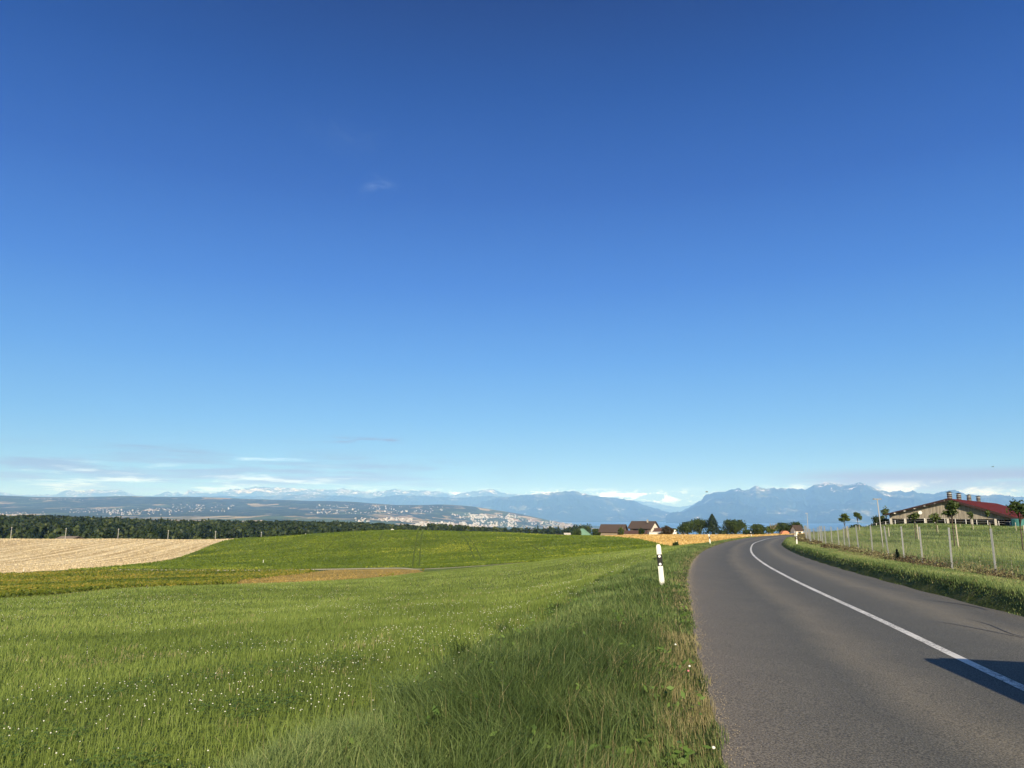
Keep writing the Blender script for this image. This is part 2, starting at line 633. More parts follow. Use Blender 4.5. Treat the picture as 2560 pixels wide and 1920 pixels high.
# hollow beyond the brow and the fields rising again
ctl += [(-700, 1450, 110), (-700, 1434, 165), (-700, 1349, 330)]
ctl += [(0, 1470, 95), (0, 1434, 165), (0, 1395, 230), (0, 1349, 330)]
ctl += [(320, 1452, 100), (320, 1415, 185), (320, 1385, 245), (320, 1348, 330)]
ctl += [(640, 1444, 105), (640, 1427, 150), (640, 1385, 220), (640, 1348, 325)]
ctl += [(960, 1424, 130), (960, 1385, 190), (960, 1327.5, 290)]
ctl += [(800, 1380, 205), (800, 1336, 300)]
ctl += [(1280, 1375, 190), (1280, 1335, 300)]
ctl += [(1540, 1353, 200), (1540, 1339, 370), (1425, 1341, 300)]
ctl += [(1660, 1378, 135), (1660, 1366, 165), (1700, 1338, 370), (1850, 1338, 370)]
ctl += [(1720, 1372, 120), (1830, 1356, 165), (1790, 1362, 140)]
# the ground falls away behind the crests
ctl += [(-700, 1385, 450), (0, 1385, 450), (320, 1385, 450), (640, 1388, 450), (960, 1392, 450), (1280, 1395, 480)]
ctl += [(-700, 1340, 720), (0, 1340, 720), (640, 1346, 760), (1000, 1356, 760), (1280, 1372, 850)]
ctl += [(1540, 1344, 430), (1750, 1344, 430), (1540, 1358, 700), (1750, 1358, 700), (1950, 1358, 700), (2300, 1358, 700), (3000, 1358, 700)]
# right pasture
ctl += [(2494, 1455, 22), (2311, 1416, 29.4), (2204, 1394, 36), (2130, 1374, 46), (2060, 1354, 68), (2010, 1338, 105)]
ctl += [(2560, 1400, 38), (2560, 1352, 80), (2400, 1330, 120), (2250, 1322, 150), (2540, 1318, 180), (2225, 1317, 198), (2120, 1322, 170)]
ctl += [(3000, 1440, 30), (3200, 1330, 150), (2700, 1317, 260), (2300, 1325, 330), (2100, 1332, 260), (2000, 1337, 260)]
CTL = [P(*c) for c in ctl]
for s in (20, 45, 55, 70, 95, 120, 150, 190, 230, 270):
    for l in (-3.3, 3.3):
        if s < S[-1]:
            x, y = at_s(s, l)
            CTL.append((float(x), float(y), float(road_z(s, l)) + (0.2 if l > 0 else -0.03)))
for x, y, z in ((-8, 0, -.3), (-3, 3, -.03), (0, 4, 0), (-20, -10, -.8), (20, -10, .2), (0, -20, .1), (60, 0, .3), (-60, 0, -2.5), (-120, 60, -6), (0, -100, 1), (200, 0, 0), (-200, 0, -8), (0, -400, 0),
                (-400, -300, -8), (400, -300, 0), (-600, 200, -16), (500, 200, -3), (-400, 0, -10), (400, 0, -1), (0, -800, 0)):
    CTL.append((x, y, z))
CTL = np.array(CTL)


def warp(x, y):
    d = np.hypot(x, y)
    return np.stack([1.7 * np.arctan2(x, y), np.log(np.maximum(d, 3.0))], -1)


def tps_fit(W_, z, lam=1e-4):
    n = len(z)
    d = np.linalg.norm(W_[:, None] - W_[None], axis=-1)
    K = np.where(d > 0, d * d * np.log(np.maximum(d, 1e-9)), 0) + lam * np.eye(n)
    Pm = np.hstack([np.ones((n, 1)), W_])
    A = np.block([[K, Pm], [Pm.T, np.zeros((3, 3))]])
    return np.linalg.lstsq(A, np.concatenate([z, np.zeros(3)]), rcond=None)[0]


CW = warp(CTL[:, 0], CTL[:, 1])
TC = tps_fit(CW, CTL[:, 2])


def tps(x, y):
    q = warp(x, y)
    out = np.empty(len(q))
    for i in range(0, len(q), 20000):
        w = q[i:i + 20000]
        d2 = ((w[:, None] - CW[None]) ** 2).sum(-1)
        out[i:i + 20000] = (0.5 * d2 * np.log(np.maximum(d2, 1e-18))) @ TC[:-3] + TC[-3] + w @ TC[-2:]
    return out


def sst(x, a, b):
    t = np.clip((x - a) / (b - a), 0, 1)
    return t * t * (3 - 2 * t)


def H(x, y):
    x = np.atleast_1d(np.asarray(x, float)); y = np.atleast_1d(np.asarray(y, float))
    t = tps(x, y)
    lat, s = nearest(x, y)
    rz = road_z(s, np.clip(lat, -HWL, HWR))
    wl = 1 - sst(-lat, HWL + 0.1, HWL + 5)
    wr = 1 - sst(lat, HWR + 0.9, HWR + 4.0)
    w = np.where(lat < 0, wl, wr)
    onr = rz + np.where(lat > HWR, 0.36 * sst(lat, HWR, HWR + 0.38), 0.0)
    endf = sst(s, 0, 8) * (1 - sst(s, S[-1] - 20, S[-1] - 1))
    w = w * endf
    return w * onr + (1 - w) * t


def Hz(x, y):
    return float(H([x], [y])[0])


# ------------------------------------------------------------------ the land: one triangulation shared by every field
def curve(pts):
    return [P(*p)[:2] for p in pts]


ed_l = [tuple(float(v) for v in at_s(s, -HWL + 0.008 * math.sin(s * 1.1) + 0.006 * math.sin(s * 4.3))) for s in np.concatenate([np.arange(14, 110, 0.35), np.arange(110, S[-1] - 4, 1.5)])]
ed_r = [tuple(float(v) for v in at_s(s, HWR + 0.03 * math.sin(s * 1.7))) for s in np.concatenate([np.arange(14, 110, 0.5), np.arange(110, S[-1] - 4, 1.5)])]
ssl = np.concatenate([np.arange(14, 110, 0.5), np.arange(110, S[-1] - 4, 1.5)])
ln_l = [tuple(float(v) for v in at_s(s, -0.066)) for s in ssl]
ln_r = [tuple(float(v) for v in at_s(s, 0.066)) for s in ssl]
vg_l = [tuple(float(v) for v in at_s(s, -HWL - 2.0 - 0.25 * math.sin(s * .3))) for s in np.arange(14, S[-1] - 4, 1.5)]
fence_lat = 5.9
vg_r = [tuple(float(v) for v in at_s(s, fence_lat)) for s in np.arange(14, S[-1] - 4, 1.5)]


def dens(pts, step=0.06):
    out = []
    for a, b in zip(pts[:-1], pts[1:]):
        L = math.dist(a, b)
        n = max(1, int(L / (step * max(4, math.hypot(*a)))))
        for k in range(n):
            out.append((a[0] + (b[0] - a[0]) * k / n, a[1] + (b[1] - a[1]) * k / n))
    out.append(pts[-1])
    return out


def smoothp(pts, n=8):
    return [tuple(q) for q in catmull(np.array(pts, float), n)]


# shared plan curves
brow = smoothp(curve([(-900, 1510, 40), (0, 1497, 42), (320, 1471, 50), (640, 1460, 60), (900, 1446, 74), (1000, 1440, 84), (1062, 1420, 104)]))
tr_lo = smoothp(curve([(-900, 1438, 160), (0, 1434, 163), (202, 1426.5, 168), (420, 1427.5, 160), (640, 1427.7, 150), (825, 1427.2, 143), (987, 1423, 134), (1062, 1420, 118), (1280, 1407.5, 117), (1540, 1385.5, 121), (1660, 1379, 126), (1740, 1375, 131)]))
tr_hi = [(x, y + 3.6) for x, y in tr_lo]
stub_lo = smoothp(curve([(-900, 1436, 165), (0, 1432, 166), (66, 1427, 172), (202, 1425, 176), (260, 1420, 182), (405, 1403, 206), (520, 1377, 258), (592, 1358, 298), (690, 1346.5, 320)]) + [(-85.0, 420.0)])
green_r = smoothp([P(1497, 1345, 300)[:2], P(1497, 1345, 270)[:2], P(1598, 1361, 205)[:2], P(1685, 1369, 158)[:2], P(1745, 1371.5, 140)[:2]], 6)
green_r = [(P(1440, 1340, 420)[0], 420.0)] + green_r
tan_lo = smoothp(curve([(640, 1461, 62), (760, 1453, 72), (900, 1447, 82), (1000, 1441, 100), (1062, 1421, 116)]), 6)

far = 950.0


def tram(a, b, w):
    """wheel track through the crop between two surveyed points"""
    Yo = lambda py: float(np.interp(py, [1326, 1350, 1385, 1408], [292, 245, 190, 125]))
    n = 14
    pl = [P(a[0] + (b[0] - a[0]) * i / n, a[1] + (b[1] - a[1]) * i / n, Yo(a[1] + (b[1] - a[1]) * i / n))[:2] for i in range(n + 1)]
    return [(x - w / 2, y) for x, y in pl] + [(x + w / 2, y) for x, y in pl[::-1]]


trams = [((1048, 1328.5), (1031, 1406)), ((1057, 1328.5), (1048, 1404)), ((1142, 1332), (1187, 1397)), ((1149, 1332), (1204, 1397)), ((1239, 1337), (1292, 1364)), ((1252, 1337), (1318, 1366)),
         ((1328, 1377), (1348, 1389)), ((1349, 1379), (1364, 1389)), ((964, 1329), (946, 1362)), ((860, 1334), (815, 1372)), ((1575, 1364), (1590, 1367)), ((1596, 1365), (1612, 1368))]
regions = []                                       # (name, polygon) — first match wins
regions.append(('line', ln_l + ln_r[::-1]))
regions.append(('road', ed_l + ed_r[::-1]))
regions.append(('verge_left', vg_l + ed_l[::-1]))
regions.append(('verge_right', ed_r + vg_r[::-1]))
regions.append(('pasture', vg_r + [(420, 300), (420, 20), (60, -25)]))
regions.append(('track', dens(tr_lo[18:]) + dens(tr_hi[18:])[::-1]))
tan_poly = smoothp(curve([(590, 1468, 57), (720, 1458, 61), (1062, 1424, 92)]), 5) + curve([(1045, 1421, 118), (987, 1423, 133), (825, 1427.2, 142), (700, 1441, 112), (600, 1456, 84)])
regions.append(('tan', dens(tan_poly + [tan_poly[0]])[:-1]))
regions.append(('meadow', dens([(-60, -25)] + [(-130, -10)] + brow) + dens([brow[-1]] + tr_lo[-48:])[1:] + vg_l[::-1][60:]))
regions.append(('brown', dens(brow + [tr_lo[-52]])[:] + dens(tr_lo[:-50])[::-1]))
for a_, b_ in trams:
    regions.append(('tram', tram(a_, b_, 0.42)))
regions.append(('crop', dens(tr_hi) + dens(green_r[::-1])[1:] + dens(stub_lo[::-1])))
regions.append(('stubble', dens(stub_lo) + [(-420, 420)]))
regions.append(('straw', dens(green_r) + [tuple(float(v) for v in at_s(s, -HWL - 2.2)) for s in np.arange(s_of_y(136), S[-1] - 6, 3)] + [(210, 420)]))

pts_in, mults = [], []
for r_, da in ((1.045, 0.9),):
    d = 2.2
    k = 0
    while d < far:
        a = -66.0 + (0.45 if k % 2 else 0)
        while a < 66:
            pts_in.append((d * math.sin(R(a)), d * math.cos(R(a))))
            a += da
        a = 66
        while a < 294:
            pts_in.append((d * math.sin(R(a)), d * math.cos(R(a))))
            a += 6 if d > 12 else 15
        d *= r_
        k += 1
pts_in = np.array(pts_in)
pts_in = pts_in + rng.normal(0, 1, pts_in.shape) * (np.hypot(pts_in[:, 0], pts_in[:, 1]) * 0.003)[:, None]
lt, _s = nearest(pts_in[:, 0], pts_in[:, 1])
pts_in = pts_in[(lt < -HWL - 0.15) | (lt > HWR + 0.12) | (_s < 12) | (_s > S[-1] - 5)]
extra = []
for s in np.concatenate([np.arange(14.2, 110, 0.8), np.arange(110, S[-1] - 5, 3)]):
    for l in (-2.3, -1.5, -0.7, 0.7, 1.5, 2.3, 3.15, 3.35, 3.6, 3.9, 4.4, -3.5, -4.2, -6.0, -8.0, 5.2, 7.0):
        extra.append([float(v) for v in at_s(s, l + (0.02 if int(s) % 2 else -0.02))])
V2 = [Vector(p) for p in pts_in] + [Vector(p) for p in extra]
big = [Vector((far * 1.02 * math.sin(R(a)), far * 1.02 * math.cos(R(a)))) for a in range(0, 360, 3)]
E2 = []


def add_loop(poly):
    b = len(V2)
    V2.extend(Vector((float(q[0]), float(q[1]))) for q in poly)
    n = len(poly)
    E2.extend((b + i, b + (i + 1) % n) for i in range(n))


add_loop(big)
for nm, poly in regions:
    add_loop(poly)
res = delaunay_2d_cdt(V2, E2, [], 0, 1e-4, True)
tv = np.array([(v.x, v.y) for v in res[0]])
tri = np.array([f for f in res[2] if len(f) == 3])
cen = tv[tri].mean(1)


def inside(poly, q):
    P_ = np.array([(float(a_[0]), float(a_[1])) for a_ in poly])
    res_ = np.zeros(len(q), bool)
    x1, y1 = P_[:, 0], P_[:, 1]
    x2, y2 = np.roll(x1, -1), np.roll(y1, -1)
    for i in range(0, len(q), 8000):
        x, y = q[i:i + 8000, 0][:, None], q[i:i + 8000, 1][:, None]
        c_ = (y1 > y) != (y2 > y)
        with np.errstate(divide='ignore', invalid='ignore'):
            xi = (x2 - x1) * (y - y1) / (y2 - y1) + x1
        res_[i:i + 8000] = ((c_ & (x < xi)).sum(1) % 2) == 1
    return res_


owner = np.array(['outer'] * len(tri), dtype=object)
for nm, poly in reversed(regions):
    owner[inside(poly, cen)] = nm
tz = H(tv[:, 0], tv[:, 1])
tlat, ts = nearest(tv[:, 0], tv[:, 1])
TV = np.column_stack([tv, tz])
names = {'line': ('road_marking', 'line_paint'), 'road': ('road', 'asphalt'), 'verge_left': ('roadside_verge', 'verge'), 'verge_right': ('roadside_bank', 'verge'),
         'pasture': ('pasture', 'pasture'), 'track': ('farm_track', 'track'), 'tan': ('dry_crop_field', 'tan_field'), 'meadow': ('meadow', 'meadow'),
         'brown': ('beet_field', 'brown_field'), 'crop': ('crop_field', 'crop'), 'tram': ('wheel_tracks', 'tramline'), 'stubble': ('stubble_field', 'stubble'),
         'straw': ('straw_field', 'straw'), 'outer': ('ground', 'outer')}
for key, (nm, mt) in names.items():
    sel = tri[owner == key]
    if not len(sel):
        print('EMPTY region', key); continue
    used, inv = np.unique(sel, return_inverse=True)
    v = TV[used].copy()
    if key == 'line':
        v[:, 2] += 0.004
    o = np_mesh(nm, v, inv.reshape(-1, 3), M[mt], attrs={'lat': tlat[used]}, smooth=True)
    o['kind'] = 'structure'
print('terrain tris', len(tri))

# ------------------------------------------------------------------ numpy noise
_perm = rng.integers(0, 2 ** 31, size=(256, 256)).astype(np.float64) / 2 ** 31


def vnoise(x, y):
    xi = np.floor(x).astype(int); yi = np.floor(y).astype(int)
    fx = x - xi; fy = y - yi
    fx = fx * fx * (3 - 2 * fx); fy = fy * fy * (3 - 2 * fy)
    g = lambda a, b: _perm[a & 255, b & 255]
    return (g(xi, yi) * (1 - fx) + g(xi + 1, yi) * fx) * (1 - fy) + (g(xi, yi + 1) * (1 - fx) + g(xi + 1, yi + 1) * fx) * fy


def fbm(x, y, o=5, r=0.5):
    t = 0; a = 1; n = 0
    for k in range(o):
        t = t + a * vnoise(x * 2 ** k + 17.3 * k, y * 2 ** k + 5.1 * k); n += a; a *= r
    return t / n


def ridged(x, y, o=5, r=0.55):
    t = 0; a = 1; n = 0
    for k in range(o):
        t = t + a * (1 - abs(2 * vnoise(x * 2 ** k + 9.3 * k, y * 2 ** k + 3.1 * k) - 1)); n += a; a *= r
    return t / n


def grid_faces(nr, nc):
    i = np.arange(nr - 1)[:, None] * nc + np.arange(nc - 1)[None]
    return np.stack([i, i + 1, i + nc + 1, i + nc], -1).reshape(-1, 4)


# ------------------------------------------------------------------ the wide valley and the ridge beyond it
fc = []
for px, y6, y8, y10, yc in ((-1400, 1303, 1288, 1270, 1238), (-500, 1303, 1288, 1270, 1239), (0, 1303, 1288, 1270, 1240), (320, 1303, 1288, 1269, 1243), (480, 1304, 1289, 1270, 1243.5), (640, 1306, 1291, 1273, 1249),
                            (892, 1310, 1295, 1277, 1257)):
    fc += [P(px, y6, 6000), P(px, y8, 8000), P(px, y10, 10200), P(px, (y10 + yc) / 2, 12000), P(px, yc, 14000)]
    x, y, z = P(px, yc, 14000)
    fc += [(x * 1.2, y * 1.2, z - 330), (x * 1.7, y * 1.7, z - 420)]
fc += [P(1000, 1312, 6500), P(1000, 1295, 9000), P(1000, 1278, 11000), P(1000, 1262, 13000), P(1130, 1318, 7500), P(1130, 1300, 10000), P(1130, 1261, 13200),
       P(1210, 1271, 13000), P(1210, 1320, 8000), P(1170, 1266, 13600), P(1280, 1326, 8500), P(1280, 1312, 10300), P(1280, 1297, 11500), P(1280, 1282, 12800), P(1340, 1322, 10000), P(1340, 1294, 12600),
       P(1400, 1320, 11500), P(1400, 1305, 12900), P(1460, 1320, 12400), P(1450, 1312.5, 13400), P(1500, 1319.5, 13300)]
for px in (1080, 1210, 1340, 1450):
    x, y, z = P(px, 1300, 16500)
    fc.append((x, y, -262))
for px in (1560, 1640, 1800, 2100, 2500, 3000):
    for Y, z in ((2500, -140), (4000, -215), (5200, -258), (8000, -262), (12000, -262), (16000, -262), (24000, -262)):
        x, y, _ = P(px, 1300, Y)
        fc.append((x, y, z))
for px in (-1400, -500, 0, 450, 900, 1280, 1600, 2000, 2500, 3200):
    x, y, _ = P(px, 1300, 900)
    fc.append((x, y, -34))
    x, y, _ = P(px, 1300, 1400)
    fc.append((x, y, -62 if px < 1300 else -72))
    if px < 1400:
        x, y, _ = P(px, 1300, 2600)
        fc.append((x, y, -82 - 0.03 * max(px, 0)))
        x, y, _ = P(px, 1300, 4200)
        fc.append((x, y, -84 - 0.05 * max(px, 0)))
fc = np.array(fc)
FW = warp(fc[:, 0], fc[:, 1])
FC = tps_fit(FW, fc[:, 2], 1e-3)


def far_z(x, y):
    q = warp(np.atleast_1d(x), np.atleast_1d(y))
    d2 = ((q[:, None] - FW[None]) ** 2).sum(-1)
    z = (0.5 * d2 * np.log(np.maximum(d2, 1e-18))) @ FC[:-3] + FC[-3] + q @ FC[-2:]
    d = np.hypot(x, y)
    rough = (fbm(np.atleast_1d(x) / 1500, np.atleast_1d(y) / 1500, 5) - 0.5)
    return z + rough * np.clip((d - 2000) / 8000, 0, 1) * 60 * sst(z, -262, -200)


NCc, NRr = 420, 220
azs = np.linspace(R(-58), R(52), NCc)
rr = np.exp(np.linspace(math.log(880), math.log(26000), NRr))
A_, R_ = np.meshgrid(azs, rr)
fx, fy = (R_ * np.sin(A_)).ravel(), (R_ * np.cos(A_)).ravel()
fz = np.concatenate([far_z(fx[i:i + 20000], fy[i:i + 20000]) for i in range(0, len(fx), 20000)])
M['valley'], N = new_mat('valley_fields')
p = N.pos()
q = N.mapping(p, scale=(1, 1, 0))
sep = bpy.data.materials['valley_fields'].node_tree.nodes.new('ShaderNodeSeparateXYZ')
N.link(p, sep.inputs[0])
cell = N.vor(N.mapping(q, rot=(0, 0, R(25)), scale=(1.0, 0.55, 1)), 0.0042, 'F1', 'Color')
sc_ = bpy.data.materials['valley_fields'].node_tree.nodes.new('ShaderNodeSeparateColor')
N.link(cell, sc_.inputs[0])
rnd = sc_.outputs[0]
fieldc = N.ramp(rnd, [(0, (.060, .085, .028)), (0.32, (.10, .14, .045)), (0.52, (.34, .28, .14)), (0.66, (.46, .37, .20)), (0.76, (.09, .12, .04)), (0.92, (.36, .27, .15))], 'CONSTANT')
wood = N.add(N.mul(N.noise(q, 0.0007, 5, 0.62), 0.6), N.mul(N.noise(q, 0.0035, 5, 0.65), 0.4))
hi = N.sstep(sep.outputs[2], -56, 0)
thr = N.add(N.sub(wood, 0.035), N.mul(hi, 0.10))
woodm = N.sstep(thr, 0.520, 0.530)
woodc = N.ramp(N.noise(q, 0.006, 5, 0.75), [(0.3, (.018, .032, .018)), (0.5, (.055, .075, .036)), (0.68, (.115, .140, .062))])
c = N.mix(woodm, fieldc, woodc)
finish(M['valley'], N, c, 0.95, 0, None, 0.05)
o = np_mesh('valley_land', np.column_stack([fx, fy, fz]), grid_faces(NRr, NCc), M['valley'], smooth=True)
o['kind'] = 'structure'

# water
M['lake'], N = new_mat('lake_water')
p = N.pos()
w1 = N.noise(N.mapping(p, scale=(1, 3, 1)), 0.0006, 4, 0.6)
c = N.ramp(w1, [(0.3, (.018, .060, .13)), (0.7, (.030, .090, .18))])
finish(M['lake'], N, c, 0.35, 0, N.bump(N.noise(p, 0.02, 3, 0.6), 0.2, 2.0), 0.5)
lv = [P(px, 1300, Y)[:2] + (-250.0,) for Y in (4300, 9000, 16000, 26000, 44000) for px in (900, 1280, 1700, 2100, 2600, 3400)]
o = np_mesh('lake', lv, grid_faces(5, 6), M['lake'])
o['kind'] = 'structure'
# plain that carries the horizon in every other direction
M['plain'] = ground_mat('plain_soil', [(0, (.03, .05, .02)), (1, (.09, .10, .04))], 0.0006, 0.004, 0.1, 0.0)
pv = [(0, 0, -275.0)] + [(110000 * math.sin(R(a)), 110000 * math.cos(R(a)), -275.0) for a in range(0, 360, 6)]
o = np_mesh('plain', pv, np.array([(0, k, k % 60 + 1) for k in range(1, 61)])[:, ::-1], M['plain'])
o['kind'] = 'structure'
# slope behind and beside the viewer, joining the fields to the plain
av = []
for rr_ in (880, 1500, 3000, 6000):
    for a in range(50, 305, 5):
        av.append((rr_ * math.sin(R(a)), rr_ * math.cos(R(a)), {880: -14, 1500: -60, 3000: -140, 6000: -276}[rr_]))
o = np_mesh('hillside', av, grid_faces(4, 51), M['outer'], smooth=True)
o['kind'] = 'structure'

# mountains ------------------------------------------------------
def mountain_mat(name, rock_lo, snowy=0.0, rockw=0.10):
    m, N = new_mat(name)
    nt = m.node_tree
    p = N.pos()
    s_ = nt.nodes.new('ShaderNodeSeparateXYZ'); N.link(p, s_.inputs[0])
    g = nt.nodes.new('ShaderNodeNewGeometry')
    sn = nt.nodes.new('ShaderNodeSeparateXYZ'); N.link(g.outputs['Normal'], sn.inputs[0])
    n1 = N.noise(p, 0.0009, 6, 0.65)
    n2 = N.noise(N.mapping(p, scale=(1, 1, 1.4)), 0.0036, 7, 0.74, 0.5)
    forest = N.ramp(n2, [(0.3, (.018, .034, .020)), (0.75, (.040, .062, .030))])
    pasture = N.ramp(n2, [(0.3, (.09, .11, .05)), (0.7, (.16, .17, .085))])
    c = N.mix(N.sstep(N.add(n1, N.mul(N.sstep(s_.outputs[2], 200, 1300), 0.10)), 0.55, 0.63), forest, pasture)
    rock = N.ramp(n2, [(0.3, (.42, .40, .37)), (0.65, (.80, .76, .70))])
    rf = N.add(N.add(N.add(N.mul(n2, 0.65), N.mul(n1, 0.45)), N.mul(N.sub(1.0, sn.outputs[2]), 0.12)), N.mul(N.sstep(s_.outputs[2], rock_lo, rock_lo + 700), rockw))
    c = N.mix(N.sstep(rf, 0.68, 0.73), c, rock)
    return finish(m, N, c, 0.95, 0, N.bump(n2, 0.8, 60), 0.0)


def mountains(name, crest, Yc, front, zbase, amp, mat, rough=18, step=1.5, nr=64, fx_=2600., seed=0.0, back=5000):
    cr = np.array(crest, float)
    px = np.arange(cr[0, 0], cr[-1, 0] + step, step)
    py = np.interp(px, cr[:, 0], cr[:, 1])
    k = np.array([0, 1, 3, 1, 0.]); k /= k.sum()
    py = np.convolve(np.pad(py, 2, 'edge'), k, 'valid')
    X = (px - 1280) / FPX * Yc / 1.0
    Zc = np.array([P(a, b, Yc)[2] for a, b in zip(px, py)])
    Xc = np.array([P(a, b, Yc)[0] for a, b in zip(px, py)])
    t = np.concatenate([np.linspace(0, 1, nr - 16), np.linspace(1, 1.35, 17)[1:]])
    T, I = np.meshgrid(t, np.arange(len(px)), indexing='ij')
    r_ = np.where(T <= 1, 1 - (1 - T) * front / Yc, 1 + (T - 1) / .35 * back / Yc)
    x = Xc[I] * r_; y = Yc * r_
    prof = np.where(T <= 1, T ** 1.25, 1 - ((T - 1) / .35) ** 1.2)
    z = zbase + (Zc[I] - zbase) * prof
    rel = np.where(T <= 1, np.sin(np.pi * np.clip(T, 0, 1)) ** 0.8, 0.0)
    rg = ridged(x / fx_ + seed, y / (fx_ * 2.0) + seed, 6, 0.55)
    z = z + (rg - 0.62) * amp * rel
    z = z + (ridged(x / 700 + seed, y / 1500, 5) - 0.62) * rough * 4 * np.clip(T * 2, 0, 1)
    z = z + (ridged(x / 260 + seed, y / 900 + 7, 4) - 0.62) * rough * 4 * np.clip(T * 2, 0, 1)
    o = np_mesh(name, np.column_stack([x.ravel(), y.ravel(), z.ravel()]), grid_faces(nr, len(px)), mat, smooth=False)
    o['kind'] = 'structure'
    return o


M['mtn_far'] = mountain_mat('mountain_far', 700, rockw=0.11)
M['mtn_near'] = mountain_mat('mountain_near', 500, rockw=0.13)
left_crest = [(-700, 1232), (-400, 1226), (-200, 1236), (0, 1230), (43, 1238), (139, 1236), (162, 1226), (202, 1228), (231, 1223), (250, 1227), (278, 1225), (298, 1225), (312, 1229), (341, 1239), (382, 1241),
              (420, 1229), (431, 1235), (443, 1230), (457, 1236), (472, 1225), (492, 1229), (535, 1232), (564, 1226), (579, 1222), (622, 1222), (640, 1217), (669, 1219), (735, 1220), (779, 1223), (802, 1223), (843, 1225),
              (857, 1220), (871, 1225), (924, 1231), (958, 1228), (987, 1222), (1016, 1228), (1051, 1225), (1074, 1228), (1109, 1231), (1129, 1238), (1155, 1232), (1172, 1231), (1190, 1228), (1227, 1223), (1253, 1232), (1290, 1236), (1340, 1246)]
mountains('mountain_range', left_crest, 46000, 11000, -200, 900, M['mtn_far'], rough=30, seed=3.1)
# foothills in front of the left range, their tops lower
mountains('foothills', [(300, 1252), (460, 1243), (560, 1240), (640, 1243), (760, 1236), (860, 1240), (930, 1246), (1000, 1237), (1080, 1242), (1150, 1245), (1220, 1240), (1300, 1244), (1360, 1256), (1420, 1272)], 34000, 7000, -250, 500, M['mtn_near'], rough=20, seed=7.7)
centre = [(1180, 1262), (1230, 1248), (1280, 1240), (1310, 1238), (1338, 1235), (1396, 1229), (1436, 1228), (1459, 1235), (1488, 1241), (1511, 1244), (1535, 1245), (1555, 1249), (1584, 1252), (1604, 1260), (1640, 1272), (1690, 1290), (1710, 1306)]
mountains('lakeside_mountain', centre, 30000, 6500, -262, 750, M['mtn_near'], rough=22, seed=12.3)
mountains('valley_mountain', [(1480, 1252), (1540, 1246), (1600, 1254), (1642, 1257), (1670, 1264), (1700, 1268), (1730, 1262), (1760, 1250), (1800, 1240), (1850, 1236)], 52000, 9000, -262, 700, M['mtn_far'], rough=30, seed=21.0)
right = [(1665, 1307), (1679, 1299), (1700, 1281), (1728, 1267), (1743, 1258), (1766, 1238), (1786, 1231), (1815, 1231), (1824, 1226), (1844, 1219), (1859, 1226), (1873, 1225), (1888, 1218), (1902, 1220), (1920, 1222), (1937, 1219), (1972, 1223), (2013, 1223),
         (2036, 1212), (2070, 1208), (2082, 1208), (2108, 1213), (2128, 1212), (2149, 1206), (2166, 1211), (2195, 1223), (2224, 1231), (2247, 1228), (2261, 1232), (2282, 1228), (2305, 1235), (2334, 1236), (2360, 1228), (2383, 1226), (2420, 1236), (2455, 1241), (2499, 1239),
         (2560, 1244), (2700, 1238), (2900, 1228), (3200, 1240)]
mountains('alpine_massif', right, 28000, 7500, -262, 1000, M['mtn_near'], rough=26, seed=31.7)

# the air between here and the mountains
hz = MB().box((0, 16000, 782), (120000, 84000, 2116))
M['haze'] = bpy.data.materials.new('haze_air')
M['haze'].use_nodes = True
nt = M['haze'].node_tree
nt.nodes.clear()
pv_ = nt.nodes.new('ShaderNodeVolumePrincipled')
pv_.inputs['Density'].default_value = 4.1e-5
pv_.inputs['Color'].default_value = (0.20, 0.44, 1.0, 1)
pv_.inputs['Absorption Color'].default_value = (1, 1, 1, 1)
pv_.inputs['Anisotropy'].default_value = -0.22
oo = nt.nodes.new('ShaderNodeOutputMaterial')
nt.links.new(pv_.outputs[0], oo.inputs['Volume'])
o = hz.build('haze', M['haze'])
o['kind'] = 'stuff'

# ------------------------------------------------------------------ plants
M['leaf'] = leafy('broadleaf', [(0, (.018, .034, .008)), (0.5, (.045, .075, .016)), (1, (.110, .140, .035))])
M['leaf_light'] = leafy('light_leaf', [(0, (.035, .060, .012)), (0.5, (.085, .120, .028)), (1, (.170, .195, .055))])
M['leaf_red'] = leafy('red_leaf', [(0, (.030, .020, .010)), (0.5, (.070, .050, .020)), (1, (.120, .110, .035))])
M['needle'] = leafy('needles', [(0, (.008, .018, .010)), (0.6, (.022, .040, .018)), (1, (.050, .075, .030))], trans=0.15)
M['forest'] = leafy('forest_leaf', [(0, (.010, .022, .008)), (0.4, (.026, .044, .013)), (0.75, (.052, .074, .020)), (1, (.090, .108, .030))], trans=0.2)
M['bark'] = simple('bark', (.085, .065, .048), 0.9, var=0.4, scale=8)
M['pale_bark'] = simple('pale_bark', (.30, .26, .20), 0.9, var=0.3, scale=8)


def cards(c, size, tint, flat=0.0, aspect=0.6, nrm=None, jit=0.55):
    """one four-cornered leaf clump per centre, facing outwards with some disorder"""
    n = len(c)
    if nrm is None:
        a = rng.normal(size=(n, 3)); a /= np.linalg.norm(a, axis=1)[:, None]
        b = np.cross(a, rng.normal(size=(n, 3))); b /= np.linalg.norm(b, axis=1)[:, None]
    else:
        w = nrm / np.maximum(np.linalg.norm(nrm, axis=1), 1e-6)[:, None] + rng.normal(0, jit, (n, 3))
        w /= np.linalg.norm(w, axis=1)[:, None]
        a = np.cross(w, rng.normal(size=(n, 3))); a /= np.linalg.norm(a, axis=1)[:, None]
        b = np.cross(w, a)
    sz = np.asarray(size).reshape(-1, 1) * rng.uniform(0.6, 1.3, (n, 1))
    v = np.stack([c - a * sz, c + b * sz * aspect, c + a * sz, c - b * sz * aspect], 1).reshape(-1, 3)
    return v, np.arange(4 * n).reshape(n, 4), np.repeat(tint, 4)


